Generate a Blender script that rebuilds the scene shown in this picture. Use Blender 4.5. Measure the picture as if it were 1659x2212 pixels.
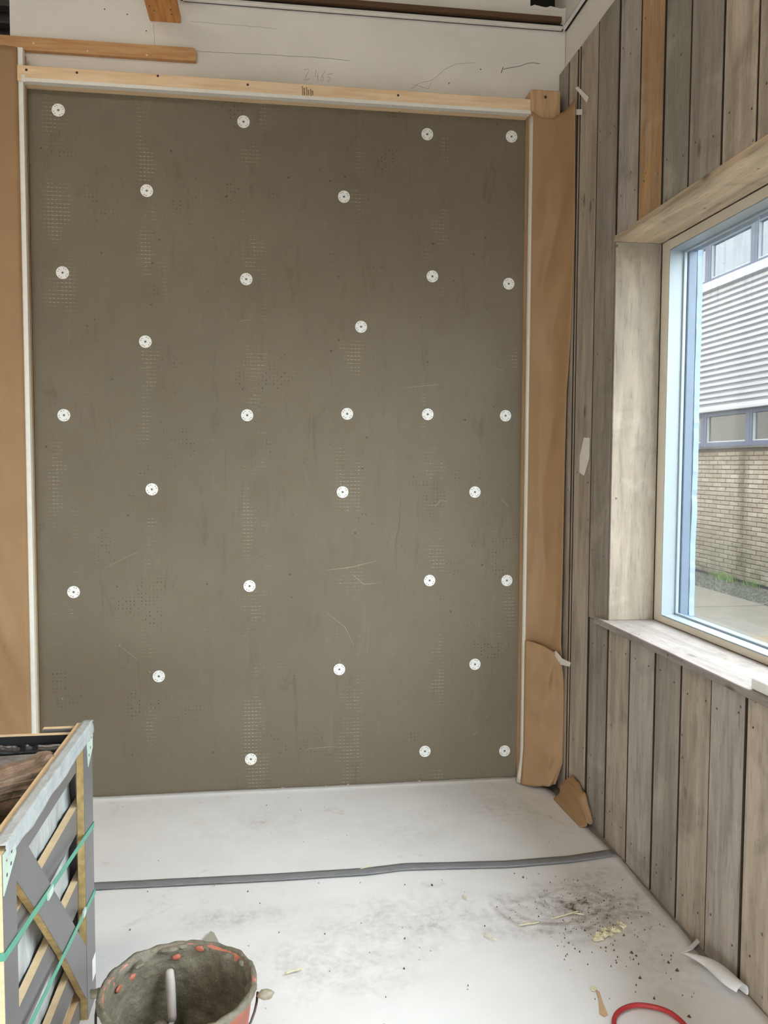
import bpy, bmesh, math, random
from mathutils import Vector, Matrix, noise as mnoise
random.seed(7)
for o in list(bpy.data.objects): bpy.data.objects.remove(o)
scn = bpy.context.scene
COL = scn.collection

# ------------------------------------------------------------------ camera
F, CX, CY, CAMH = 1765.0, 829.5, 1106.0, 1.55
RC = Matrix(((0.99076969, -0.13547918, 0.00456147),
             (0.00332994, 0.05796449, 0.99831309),
             (-0.13551504, -0.98908317, 0.05788059)))
cam_d = bpy.data.cameras.new('camera'); cam = bpy.data.objects.new('camera', cam_d); COL.objects.link(cam)
cam_d.sensor_fit = 'VERTICAL'; cam_d.sensor_height = 36.0; cam_d.lens = F / 2212.0 * 36.0
cam_d.clip_start = 0.05; cam_d.clip_end = 100
cam.matrix_world = Matrix.Translation((0, 0, CAMH)) @ RC.transposed().to_4x4()
scn.camera = cam

# ------------------------------------------------------------------ light and exposure
SKY, ADDED_LAMP, ADDED_WING = 13.5, 54.0, 2.4
scn.view_settings.view_transform = 'Standard'; scn.view_settings.look = 'None'
scn.view_settings.gamma = 1.0; scn.view_settings.use_curve_mapping = False
scn.view_settings.exposure = 0.0
world = bpy.data.worlds.new('overcast_sky'); scn.world = world; world.use_nodes = True
bgn = world.node_tree.nodes['Background']; bgn.inputs[0].default_value = (0.90, 0.95, 1.0, 1); bgn.inputs[1].default_value = SKY

def portal(name, loc, rot, sx, sy):
    l = bpy.data.lights.new(name, 'AREA'); l.shape = 'RECTANGLE'; l.size = sx; l.size_y = sy
    l.cycles.is_portal = True
    o = bpy.data.objects.new(name, l); COL.objects.link(o); o.location = loc; o.rotation_euler = rot
WIN = (0.10, 3.154); WIN2 = (-3.2, -0.6)
portal('window_sky_portal', (1.72, (WIN[0] + WIN[1]) / 2, 1.68), (0, math.pi / 2, 0), 1.5, WIN[1] - WIN[0])
portal('second_window_sky_portal', (1.72, (WIN2[0] + WIN2[1]) / 2, 1.68), (0, math.pi / 2, 0), 1.5, WIN2[1] - WIN2[0])

portal('added_rear_window_portal', (-1.55, -4.42, 1.0), (math.pi / 2, 0, math.pi), 5.5, 1.9)

# ------------------------------------------------------------------ helpers
def ray(px, py):
    return RC.transposed() @ Vector(((px - CX) / F, -(py - CY) / F, -1.0))
def onY(px, py, Y):
    d = ray(px, py); t = Y / d.y; return Vector((0, 0, CAMH)) + d * t
def onX(px, py, X):
    d = ray(px, py); t = X / d.x; return Vector((0, 0, CAMH)) + d * t
def onZ(px, py, z=0.0):
    d = ray(px, py); t = (z - CAMH) / d.z; return Vector((0, 0, CAMH)) + d * t

def srgb(r, g, b):
    f = lambda c: (c / 255 / 12.92) if c / 255 <= 0.04045 else ((c / 255 + 0.055) / 1.055) ** 2.4
    return (f(r), f(g), f(b), 1.0)

class NT:
    def __init__(s, name):
        s.m = bpy.data.materials.new(name); s.m.use_nodes = True
        s.t = s.m.node_tree; s.n = s.t.nodes; s.l = s.t.links
        s.b = s.n['Principled BSDF']; s.out = s.n['Material Output']
    def add(s, kind, **kw):
        nd = s.n.new(kind)
        for k, v in kw.items(): setattr(nd, k, v)
        return nd
    def link(s, a, b): s.l.new(a, b)
    def put(s, sock, v):
        if hasattr(v, 'is_output') or hasattr(v, 'links'): s.l.new(v, sock)
        else: sock.default_value = v
    def math(s, op, a, b=0.0, c=None, clamp=False):
        nd = s.add('ShaderNodeMath', operation=op, use_clamp=clamp)
        s.put(nd.inputs[0], a); s.put(nd.inputs[1], b)
        if c is not None: s.put(nd.inputs[2], c)
        return nd.outputs[0]
    def mix(s, fac, a, b, blend='MIX'):
        nd = s.add('ShaderNodeMix', data_type='RGBA', blend_type=blend)
        s.put(nd.inputs[0], fac); s.put(nd.inputs[6], a); s.put(nd.inputs[7], b)
        return nd.outputs[2]
    def coord(s, kind='Object', scale=(1, 1, 1), loc=(0, 0, 0)):
        tc = s.add('ShaderNodeTexCoord'); mp = s.add('ShaderNodeMapping')
        s.l.new(tc.outputs[kind], mp.inputs[0]); mp.inputs['Scale'].default_value = scale; mp.inputs['Location'].default_value = loc
        return mp.outputs[0]
    def noise(s, vec, scale, detail=4, rough=0.55, dist=0.0):
        nd = s.add('ShaderNodeTexNoise'); s.l.new(vec, nd.inputs['Vector'])
        nd.inputs['Scale'].default_value = scale; nd.inputs['Detail'].default_value = detail
        nd.inputs['Roughness'].default_value = rough; nd.inputs['Distortion'].default_value = dist
        return nd.outputs[0]
    def ramp(s, fac, stops, interp='LINEAR'):
        nd = s.add('ShaderNodeValToRGB'); s.put(nd.inputs[0], fac); r = nd.color_ramp; r.interpolation = interp
        while len(r.elements) < len(stops): r.elements.new(0.5)
        for e, (p, c) in zip(r.elements, stops):
            e.position = p; e.color = c if isinstance(c, tuple) else (c, c, c, 1)
        return nd.outputs[0]
    def rng(s, v, a, b, c=0.0, d=1.0):
        nd = s.add('ShaderNodeMapRange'); nd.clamp = True
        s.put(nd.inputs[0], v)
        for i, k in zip((1, 2, 3, 4), (a, b, c, d)): nd.inputs[i].default_value = k
        return nd.outputs[0]
    def bump(s, h, strength=0.3, dist=0.01):
        nd = s.add('ShaderNodeBump'); nd.inputs['Strength'].default_value = strength; nd.inputs['Distance'].default_value = dist
        s.put(nd.inputs['Height'], h); s.l.new(nd.outputs[0], s.b.inputs['Normal'])
    def base(s, c, rough=0.6, spec=None):
        s.put(s.b.inputs['Base Color'], c); s.put(s.b.inputs['Roughness'], rough)
        if spec is not None: s.b.inputs['Specular IOR Level'].default_value = spec

MAT = {}
def simple(name, col, rough=0.6, nscale=12, amount=0.12, bump=0.15, stretch=(1, 1, 1), bdist=0.004, spec=None):
    t = NT(name); v = t.coord('Object', stretch)
    n = t.noise(v, nscale, 6, 0.6)
    dark = tuple(c * (1 - amount * 1.6) for c in col[:3]) + (1,)
    lite = tuple(min(1, c * (1 + amount)) for c in col[:3]) + (1,)
    t.base(t.ramp(n, [(0.25, dark), (0.75, lite)]), rough, spec)
    if bump: t.bump(n, bump, bdist)
    MAT[name] = t.m; return t.m

def wood(name, light, dark, axis='X', rough=0.65, knots=True):
    t = NT(name)
    st = {'X': (1.2, 14, 14), 'Y': (14, 1.2, 14), 'Z': (14, 14, 1.2)}[axis]
    v = t.coord('Object', st); n = t.noise(v, 4.0, 6, 0.6, 0.4); n2 = t.noise(v, 18.0, 3, 0.6)
    c = t.ramp(n, [(0.3, dark), (0.62, light)])
    c = t.mix(t.rng(n2, 0.5, 0.8, 0, 0.3), c, dark)
    if knots:
        st2 = {'X': (1, 3, 3), 'Y': (3, 1, 3), 'Z': (3, 3, 1)}[axis]
        vo = t.add('ShaderNodeTexVoronoi'); t.l.new(t.coord('Object', st2), vo.inputs['Vector']); vo.inputs['Scale'].default_value = 2.2
        c = t.mix(t.rng(vo.outputs['Distance'], 0.0, 0.09, 0.8, 0), c, tuple(x * 0.35 for x in dark[:3]) + (1,))
    t.base(c, rough); t.bump(n, 0.12, 0.003); MAT[name] = t.m; return t.m

def weathered(name, axis):
    """grey weathered scaffold board; each board's own tone comes from its object colour"""
    t = NT(name); oi = t.add('ShaderNodeObjectInfo')
    st = {'X': (1.0, 9, 9), 'Y': (9, 1.0, 9), 'Z': (9, 9, 1.0)}[axis]
    tc = t.add('ShaderNodeTexCoord'); off = t.add('ShaderNodeVectorMath', operation='ADD')
    rv = t.add('ShaderNodeVectorMath', operation='SCALE'); rv.inputs[0].default_value = (13.1, 7.7, 5.3); t.l.new(oi.outputs['Random'], rv.inputs['Scale'])
    t.l.new(tc.outputs['Object'], off.inputs[0]); t.l.new(rv.outputs[0], off.inputs[1])
    mp = t.add('ShaderNodeMapping'); mp.inputs['Scale'].default_value = st; t.l.new(off.outputs[0], mp.inputs[0]); v = mp.outputs[0]
    n1 = t.noise(v, 2.2, 7, 0.62, 0.5); n2 = t.noise(v, 11.0, 4, 0.65); n3 = t.noise(off.outputs[0], 3.4, 5, 0.65, 0.5)
    c = t.mix(t.rng(n1, 0.32, 0.66, 0.55, 0.0), oi.outputs['Color'], srgb(92, 82, 72))
    c = t.mix(t.rng(n3, 0.54, 0.76, 0, 0.6), c, srgb(98, 90, 80))
    c = t.mix(t.rng(n2, 0.54, 0.74, 0, 0.5), c, srgb(84, 72, 62))
    c = t.mix(t.rng(n3, 0.42, 0.26, 0, 0.35), c, srgb(206, 196, 182))
    mk = t.add('ShaderNodeMapping'); mk.inputs['Scale'].default_value = {'X': (1, 2.4, 2.4), 'Y': (2.4, 1, 2.4), 'Z': (2.4, 2.4, 1)}[axis]
    t.l.new(off.outputs[0], mk.inputs[0])
    vo = t.add('ShaderNodeTexVoronoi'); t.l.new(mk.outputs[0], vo.inputs['Vector']); vo.inputs['Scale'].default_value = 2.6; vo.inputs['Randomness'].default_value = 1
    c = t.mix(t.rng(vo.outputs['Distance'], 0.03, 0.10, 0.75, 0), c, srgb(70, 56, 44))
    vs = t.add('ShaderNodeTexVoronoi'); t.l.new(off.outputs[0], vs.inputs['Vector']); vs.inputs['Scale'].default_value = 9.0
    c = t.mix(t.rng(vs.outputs['Distance'], 0.035, 0.06, 0.7, 0), c, srgb(52, 42, 35))
    t.base(c, 0.75); t.bump(t.math('ADD', n1, t.math('MULTIPLY', n2, 0.5)), 0.18, 0.004)
    MAT[name] = t.m; return t.m

def finish(o, mat, parent=None, smooth=False):
    if mat is not None:
        o.data.materials.clear(); o.data.materials.append(mat if not isinstance(mat, str) else MAT[mat])
    COL.objects.link(o)
    if parent is not None: attach(o, parent)
    if smooth:
        for p in o.data.polygons: p.use_smooth = True
    return o
def attach(o, parent):
    o.parent = parent
    # parts are modelled in world coordinates; every parent sits unrotated at its own place
    loc = Vector(parent.location); q = parent.parent
    while q is not None:
        loc = Vector(q.location) + loc if not parent.get('worldmesh') else loc; q = q.parent
    o.matrix_parent_inverse = Matrix.Translation(-loc)
def mesh(name, verts, faces, mat, parent=None, smooth=False):
    m = bpy.data.meshes.new(name); m.from_pydata([tuple(v) for v in verts], [], faces); m.update()
    bm = bmesh.new(); bm.from_mesh(m); bmesh.ops.recalc_face_normals(bm, faces=bm.faces); bm.to_mesh(m); bm.free()
    return finish(bpy.data.objects.new(name, m), mat, parent, smooth)
def bmobj(name, bm, mat, parent=None, smooth=False):
    m = bpy.data.meshes.new(name); bmesh.ops.recalc_face_normals(bm, faces=bm.faces); bm.to_mesh(m); bm.free()
    return finish(bpy.data.objects.new(name, m), mat, parent, smooth)
def bm_box(bm, x0, x1, y0, y1, z0, z1, bevel=0.0):
    r = bmesh.ops.create_cube(bm, size=1.0, matrix=Matrix.Translation(((x0 + x1) / 2, (y0 + y1) / 2, (z0 + z1) / 2)) @ Matrix.Diagonal((abs(x1 - x0), abs(y1 - y0), abs(z1 - z0), 1)))
    if bevel:
        es = set(e for v in r['verts'] for e in v.link_edges)
        bmesh.ops.bevel(bm, geom=list(es), offset=bevel, segments=1, affect='EDGES')
def box(name, x0, x1, y0, y1, z0, z1, mat, parent=None, bevel=0.0):
    bm = bmesh.new(); bm_box(bm, x0, x1, y0, y1, z0, z1, bevel); return bmobj(name, bm, mat, parent)
def boxes(name, lst, mat, parent=None, bevel=0.0):
    bm = bmesh.new()
    for b in lst: bm_box(bm, *b, bevel)
    return bmobj(name, bm, mat, parent)
def prism(name, poly, d, mat, parent=None, smooth=False):
    """closed polygon of 3-D points pushed along the vector d"""
    n = len(poly); d = Vector(d); vs = [Vector(p) for p in poly] + [Vector(p) + d for p in poly]
    fs = [tuple(range(n)), tuple(range(2 * n - 1, n - 1, -1))] + [(i, (i + 1) % n, n + (i + 1) % n, n + i) for i in range(n)]
    return mesh(name, vs, fs, mat, parent, smooth)
def tube(name, pts, r, mat, parent=None, segs=8, closed=False, smooth=True):
    pts = [Vector(p) for p in pts]; n = len(pts); vs = []; fs = []
    rr = r if isinstance(r, (list, tuple)) else [r] * n
    up = Vector((0.13, 0.21, 0.97))
    for i, p in enumerate(pts):
        a = pts[(i - 1) % n] if (closed or i) else p; b = pts[(i + 1) % n] if (closed or i < n - 1) else p
        t = (b - a).normalized(); s = t.cross(up)
        if s.length < 1e-3: s = t.cross(Vector((1, 0, 0)))
        s.normalize(); q = s.cross(t).normalized()
        for k in range(segs):
            an = 2 * math.pi * k / segs; vs.append(p + (s * math.cos(an) + q * math.sin(an)) * rr[i])
    m = n if closed else n - 1
    for i in range(m):
        for k in range(segs):
            j = (i + 1) % n; fs.append((i * segs + k, i * segs + (k + 1) % segs, j * segs + (k + 1) % segs, j * segs + k))
    if not closed: fs += [tuple(range(segs)), tuple(range((n - 1) * segs, n * segs))]
    return mesh(name, vs, fs, mat, parent, smooth)
def lathe(name, prof, c, mat, parent=None, segs=64, fn=None):
    vs, fs = [], []; n = len(prof)
    for k in range(segs):
        a = 2 * math.pi * k / segs
        for i, (r, z) in enumerate(prof):
            rr, zz = (r, z) if fn is None else fn(r, z, a, i)
            vs.append((c[0] + rr * math.cos(a), c[1] + rr * math.sin(a), c[2] + zz))
    for k in range(segs):
        j = (k + 1) % segs
        for i in range(n - 1): fs.append((k * n + i, j * n + i, j * n + i + 1, k * n + i + 1))
    return mesh(name, vs, fs, mat, parent, True)
def sheet(name, fn, nu, nv, thick, mat, parent=None, smooth=True):
    """surface fn(u,v) with real thickness"""
    vs = [Vector(fn(i / nu, j / nv)) for j in range(nv + 1) for i in range(nu + 1)]
    fs = [(j * (nu + 1) + i, j * (nu + 1) + i + 1, (j + 1) * (nu + 1) + i + 1, (j + 1) * (nu + 1) + i) for j in range(nv) for i in range(nu)]
    o = mesh(name, vs, fs, mat, parent, smooth)
    if thick:
        md = o.modifiers.new('thickness', 'SOLIDIFY'); md.thickness = thick; md.offset = 0
    return o
def empty(name, loc=(0, 0, 0)):
    o = bpy.data.objects.new(name, None); COL.objects.link(o); o.location = loc; o.empty_display_size = 0.1; return o
def tag(o, label, cat, group=None):
    o['label'] = label; o['category'] = cat
    if group: o['group'] = group
    return o
def structure(o, label=None):
    o['kind'] = 'structure'
    if label: o['label'] = label
    return o
def nz(x, y=0.0, z=0.0): return mnoise.noise(Vector((x, y, z)))
def lerp(tab, x):
    if x <= tab[0][0]: return tab[0][1]
    for (a, b), (c, d) in zip(tab, tab[1:]):
        if x <= c: return b + (d - b) * (x - a) / (c - a)
    return tab[-1][1]

# ------------------------------------------------------------------ materials
simple('plaster', srgb(232, 226, 217), 0.85, 3.0, 0.05, 0.08)
simple('plain_wall', srgb(205, 200, 192), 0.9, 3.0, 0.05, 0)
simple('added_wing_render', srgb(150, 140, 128), 0.9, 3.0, 0.08, 0)
simple('upper_render', srgb(150, 140, 130), 0.9, 3.0, 0.05, 0)
simple('concrete', srgb(138, 132, 126), 0.85, 8, 0.15, 0.2)
wood('pine', srgb(242, 214, 176), srgb(226, 190, 148), 'X')
wood('pine_up', srgb(206, 172, 130), srgb(182, 142, 100), 'Z')
wood('orange_pine', srgb(214, 152, 84), srgb(180, 116, 58), 'Y')
wood('batten_pine', srgb(206, 162, 112), srgb(184, 132, 84), 'X')
weathered('board_z', 'Z'); weathered('board_y', 'Y')
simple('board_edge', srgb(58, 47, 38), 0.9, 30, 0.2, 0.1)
simple('dark_gap', srgb(42, 34, 28), 0.9, 5, 0.1, 0)
simple('white_plastic', srgb(238, 238, 234), 0.4, 20, 0.02, 0)
simple('tape_white', srgb(235, 230, 220), 0.55, 40, 0.04, 0.1)
simple('tape_beige', srgb(214, 203, 186), 0.55, 40, 0.05, 0.1)
simple('kraft', srgb(157, 123, 86), 0.62, 6, 0.06, 0.1, bdist=0.006)
simple('white_metal', srgb(238, 234, 226), 0.35, 10, 0.02, 0)
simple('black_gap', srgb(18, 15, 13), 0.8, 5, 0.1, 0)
simple('dark_timber', srgb(96, 68, 44), 0.8, 8, 0.2, 0.1, (1, 8, 8))
simple('screw', srgb(70, 58, 50), 0.35, 30, 0.1, 0)
simple('grey_tape', srgb(136, 136, 140), 0.42, 30, 0.18, 0.08, (1, 5, 1))
simple('deck_light', srgb(150, 146, 136), 0.5, 8, 0.1, 0)
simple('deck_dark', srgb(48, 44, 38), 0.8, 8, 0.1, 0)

def mortar_panel():
    t = NT('mortar_panel'); tc = t.add('ShaderNodeTexCoord'); sp = t.add('ShaderNodeSeparateXYZ'); t.l.new(tc.outputs['Object'], sp.inputs[0])
    X, Z = sp.outputs[0], sp.outputs[2]; v = tc.outputs['Object']
    cols = [-0.93, -0.53, -0.08, 0.36, 0.76, 1.11]; stops = [(0.0, 0.12)]
    for c in cols:
        u = (c + 1.06) / 2.26
        for d, val in ((-0.030, 0.12), (-0.020, 1.0), (0.020, 1.0), (0.030, 0.12)): stops.append((min(1, max(0, u + d)), val))
    band = t.ramp(t.rng(X, -1.06, 1.20), stops)
    mp = t.add('ShaderNodeMapping'); mp.inputs['Scale'].default_value = (1.6, 1, 1.0); t.l.new(v, mp.inputs[0])
    patch = t.noise(mp.outputs[0], 3.2, 3, 0.6); patch2 = t.noise(mp.outputs[0], 7.0, 4, 0.6, 0.3); fine = t.noise(v, 60, 4, 0.6); low = t.noise(v, 1.1, 3, 0.5)
    P = 0.0172
    def pulse(c, w):
        f = t.math('FRACT', t.math('DIVIDE', c, P)); return t.math('LESS_THAN', t.math('ABSOLUTE', t.math('SUBTRACT', f, 0.5)), w)
    zline, xdash = pulse(Z, 0.09), pulse(X, 0.34); xline = pulse(X, 0.09); zd, xd = pulse(Z, 0.17), pulse(X, 0.17)
    m1 = t.math('MULTIPLY', band, t.rng(t.math('ADD', patch, t.math('MULTIPLY', fine, 0.25)), 0.66, 0.77))
    dash = t.math('MULTIPLY', t.math('MULTIPLY', zline, xdash), m1)
    m2 = t.math('MULTIPLY', band, t.rng(patch2, 0.50, 0.66))
    mesh_l = t.math('MULTIPLY', t.math('MAXIMUM', zline, xline), m2)
    m3 = t.rng(t.noise(v, 4.3, 5, 0.7, 0.2), 0.57, 0.64)
    holes = t.math('MULTIPLY', t.math('MULTIPLY', zd, xd), t.math('MULTIPLY', m3, t.rng(fine, 0.45, 0.55)))
    vo = t.add('ShaderNodeTexVoronoi'); t.l.new(v, vo.inputs['Vector']); vo.inputs['Scale'].default_value = 14
    pin = t.math('MULTIPLY', t.rng(vo.outputs['Distance'], 0.05, 0.08, 1, 0), t.rng(t.noise(v, 9, 2), 0.52, 0.6))
    c = t.ramp(low, [(0.3, srgb(113, 104, 88)), (0.7, srgb(122, 112, 95))])
    c = t.mix(t.math('MULTIPLY', t.rng(patch2, 0.45, 0.7), 0.25), c, srgb(112, 100, 84))
    c = t.mix(t.math('MULTIPLY', mesh_l, 0.22), c, srgb(96, 86, 70))
    c = t.mix(t.math('MULTIPLY', dash, 0.5), c, srgb(196, 186, 168))  # scraped dashes lightened, with their glossy glints put into the colour
    c = t.mix(t.math('MULTIPLY', t.math('MAXIMUM', holes, pin), 0.7), c, srgb(58, 50, 40))
    ms = t.add('ShaderNodeMapping'); ms.inputs['Scale'].default_value = (2.5, 1, 70); t.l.new(v, ms.inputs[0]); strk = t.noise(ms.outputs[0], 2.0, 4, 0.6)
    mv = t.add('ShaderNodeMapping'); mv.inputs['Scale'].default_value = (6, 1, 1.3); t.l.new(v, mv.inputs[0]); smg = t.noise(mv.outputs[0], 2.3, 6, 0.7, 0.8)
    c = t.mix(t.rng(smg, 0.58, 0.72, 0, 0.4), c, srgb(88, 79, 64)); c = t.mix(t.rng(smg, 0.40, 0.28, 0, 0.25), c, srgb(140, 130, 112))
    fine = t.math('ADD', fine, t.math('MULTIPLY', strk, 1.6))
    t.base(c, t.rng(patch2, 0.3, 0.7, 0.42, 0.6), 0.2)
    h = t.math('ADD', t.math('SUBTRACT', t.math('MULTIPLY', dash, 0.8), t.math('MULTIPLY', t.math('MAXIMUM', holes, pin), 1.0)), t.math('SUBTRACT', t.math('MULTIPLY', fine, 0.10), t.math('MULTIPLY', mesh_l, 0.5)))
    t.bump(h, 0.35, 0.003); MAT['mortar_panel'] = t.m
mortar_panel()
simple('mortar_wet', srgb(150, 141, 122), 0.5, 30, 0.14, 0.35, bdist=0.006)
simple('mortar_tub', srgb(118, 111, 95), 0.5, 30, 0.22, 0.8, bdist=0.012)
simple('mortar_scratch', srgb(110, 100, 82), 0.6, 20, 0.1, 0)

def floor_paper():
    t = NT('floor_paper'); tc = t.add('ShaderNodeTexCoord'); v = tc.outputs['Object']
    n = t.noise(v, 2.0, 4, 0.6); n2 = t.noise(v, 9, 6, 0.7, 0.4); n3 = t.noise(v, 38, 5, 0.7); n4 = t.noise(v, 3.3, 5, 0.65, 1.2)
    c = t.ramp(n, [(0.3, srgb(226, 224, 223)), (0.7, srgb(236, 235, 235))])
    sp = t.add('ShaderNodeSeparateXYZ'); t.l.new(v, sp.inputs[0])
    def spot(x, y, rx, ry):
        a = t.math('DIVIDE', t.math('SUBTRACT', sp.outputs[0], x), rx); b = t.math('DIVIDE', t.math('SUBTRACT', sp.outputs[1], y), ry)
        return t.rng(t.math('SQRT', t.math('ADD', t.math('MULTIPLY', a, a), t.math('MULTIPLY', b, b))), 0.0, 1.0, 1.0, 0.0)
    grime = None
    for x, y, rx, ry, k in ((1.05, 2.70, 0.19, 0.13, 2.3), (1.10, 2.64, 0.32, 0.28, 1.3), (0.83, 2.69, 0.26, 0.12, 1.1), (0.92, 2.56, 0.38, 0.09, 0.9), (1.2, 2.86, 0.15, 0.12, 0.7), (0.58, 2.88, 0.06, 0.035, 1.0),
                       (0.45, 2.65, 0.5, 0.25, 0.6), (0.2, 2.45, 0.4, 0.25, 0.5), (-0.15, 2.75, 0.3, 0.12, 0.5), (0.6, 3.35, 0.5, 0.25, 0.24), (-0.1, 3.45, 0.5, 0.25, 0.2), (1.05, 3.5, 0.25, 0.3, 0.45), (1.2, 2.35, 0.2, 0.3, 0.4)):
        s_ = t.math('MULTIPLY', spot(x, y, rx, ry), k); grime = s_ if grime is None else t.math('MAXIMUM', grime, s_)
    g = t.math('MULTIPLY', grime, t.rng(n2, 0.36, 0.68)); g = t.math('MULTIPLY', g, t.rng(n3, 0.28, 0.6), clamp=True)
    a_ = t.math('DIVIDE', t.math('SUBTRACT', sp.outputs[0], 0.98), 1.0); b_ = t.math('SUBTRACT', sp.outputs[1], 2.74)
    rad = t.math('SQRT', t.math('ADD', t.math('MULTIPLY', a_, a_), t.math('MULTIPLY', b_, b_)))
    arc = t.math('MULTIPLY', t.math('GREATER_THAN', t.math('SINE', t.math('MULTIPLY', t.math('ADD', rad, t.math('MULTIPLY', n, .06)), 130.0)), 0.35), t.rng(rad, 0.1, 0.16)); arc = t.math('MULTIPLY', arc, t.rng(rad, 0.26, 0.2))
    c = t.mix(t.math('MULTIPLY', t.math('MULTIPLY', arc, t.rng(b_, 0.02, -0.06)), t.rng(n2, .35, .6, 0, .45)), c, srgb(128, 108, 86))
    c = t.mix(t.math('MULTIPLY', g, 1.0, clamp=True), c, srgb(98, 78, 58))
    smear = t.math('MULTIPLY', t.rng(n4, 0.60, 0.74), t.rng(n3, 0.42, 0.62))
    c = t.mix(t.math('MULTIPLY', smear, 0.5), c, srgb(170, 155, 135))
    vo = t.add('ShaderNodeTexVoronoi'); t.l.new(v, vo.inputs['Vector']); vo.inputs['Scale'].default_value = 11
    c = t.mix(t.math('MULTIPLY', t.rng(vo.outputs['Distance'], 0.03, 0.05, 0.8, 0), t.rng(n2, 0.5, 0.55)), c, srgb(90, 78, 66))
    t.base(c, 0.55, 0.35); t.bump(t.math('ADD', n, t.math('MULTIPLY', n2, 0.15)), 0.12, 0.01); MAT['floor_paper'] = t.m
floor_paper()

def glass():
    t = NT('window_glass'); n = t.n; n.remove(t.b)
    tr = t.add('ShaderNodeBsdfTransparent'); tr.inputs[0].default_value = (0.93, 0.96, 0.96, 1)
    gl = t.add('ShaderNodeBsdfGlossy'); gl.inputs['Roughness'].default_value = 0.0; gl.inputs[0].default_value = (0.9, 0.95, 1, 1)
    fr = t.add('ShaderNodeLayerWeight'); fr.inputs[0].default_value = 0.5
    fac0 = t.math('ADD', t.math('MULTIPLY', t.math('POWER', fr.outputs['Facing'], 4.0), 0.6), 0.035, clamp=True)
    mx = t.add('ShaderNodeMixShader'); t.l.new(fac0, mx.inputs[0]); t.l.new(tr.outputs[0], mx.inputs[1]); t.l.new(gl.outputs[0], mx.inputs[2])
    df = t.add('ShaderNodeBsdfDiffuse'); df.inputs[0].default_value = srgb(205, 215, 225)
    v = t.coord('Object', (1, 26, 2.2)); d1 = t.noise(v, 2.0, 5, 0.6); tc = t.add('ShaderNodeTexCoord'); sp = t.add('ShaderNodeSeparateXYZ'); t.l.new(tc.outputs['Object'], sp.inputs[0])
    top = t.rng(sp.outputs[2], 2.05, 2.35); vo = t.add('ShaderNodeTexVoronoi'); t.l.new(tc.outputs['Object'], vo.inputs['Vector']); vo.inputs['Scale'].default_value = 42
    spk = t.math('MULTIPLY', t.rng(vo.outputs['Distance'], 0.06, 0.10, 0.35, 0), t.rng(d1, 0.5, 0.6))
    fac = t.math('ADD', t.math('ADD', t.math('MULTIPLY', t.rng(d1, 0.48, 0.72, 0, 0.30), top), 0.03), spk, clamp=True)
    m2 = t.add('ShaderNodeMixShader'); t.l.new(fac, m2.inputs[0]); t.l.new(mx.outputs[0], m2.inputs[1]); t.l.new(df.outputs[0], m2.inputs[2])
    t.l.new(m2.outputs[0], t.out.inputs[0]); MAT['window_glass'] = t.m
glass()

# ------------------------------------------------------------------ room shell
PY, FY, WY, RX = 3.834, 3.76, 3.86, 1.362      # mortar panel, frame front, plaster wall, right wall face
JL, JR, BZ = -1.05, 1.193, 3.177               # frame opening
structure(box('floor', -4.5, 1.69, -4.2, 4.1, -0.15, 0.0, 'concrete'))
structure(box('ceiling', -4.5, 1.69, -4.2, 3.86, 4.25, 4.4, 'plain_wall'))
structure(box('wall_added_storey', -4.5, 1.69, -4.4, 30.0, 4.41, 16.0, 'upper_render'))  # added unseen storey, made tall to keep sky light off the facade
structure(box('wall_added_bay', 1.2, 1.69, 4.11, 30.0, -0.15, 4.41, 'upper_render'))  # added unseen wall, stops sky light passing below the upper storey
HX0 = 1.215
wb = structure(boxes('wall_back', [(-1.124, HX0, WY, 4.1, 0, 4.25), (HX0, 1.39, WY, 4.1, 0, 3.715)], 'plaster'))
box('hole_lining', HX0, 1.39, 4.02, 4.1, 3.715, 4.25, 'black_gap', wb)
def ragged(name, pts, d, mat, parent): return prism(name, pts, d, mat, parent)
ragged('broken_edge', [(HX0 - .01, WY - .002, 3.70)] + [(HX0 + 0.175 * i / 9, WY - .002, 3.712 + 0.012 * ((i * 7) % 4) / 4) for i in range(10)] + [(1.39, WY - .002, 3.70)], (0, 0.05, 0), 'plaster', wb)
def crack(px, r=0.0009, mat='screw', plane=WY, parent=wb, name='crack'):
    pts = [onY(x, y, plane) for x, y in px]; out = []
    for a, b in zip(pts, pts[1:]):
        n = max(2, int((b - a).length / 0.02))
        for i in range(n):
            p = a.lerp(b, i / n); out.append(p + Vector((nz(p.x * 60, p.z * 60, 1) * .003, 0, nz(p.x * 60, p.z * 60, 9) * .003)))
    out.append(pts[-1]); return tube(name, out, r, mat, parent, 4)
crack([(1088, 150), (1100, 146), (1125, 142), (1147, 135), (1166, 138)], 0.0013)
crack([(1083, 158), (1087, 145)], 0.002)
crack([(332, 52), (334, 98)], 0.0006); crack([(333, 98), (440, 112), (560, 117), (680, 124), (755, 131)], 0.0008)
crack([(888, 193), (905, 180), (935, 172), (960, 150), (985, 138), (1025, 135)], 0.0006)
crack([(893, 182), (925, 192), (933, 176)], 0.0006)
crack([(410, 46), (600, 62)], 0.0005)
for x, y in ((275, 31), (226, 20), (316, 67), (1038, 150), (970, 180)):
    p = onY(x, y, WY); tube('screw_hole', [(p.x, WY - .001, p.z), (p.x, WY + .002, p.z)], 0.003, 'screw', wb, 8)
simple('pencil', srgb(150, 142, 134), 0.8, 20, 0.1, 0)
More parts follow.
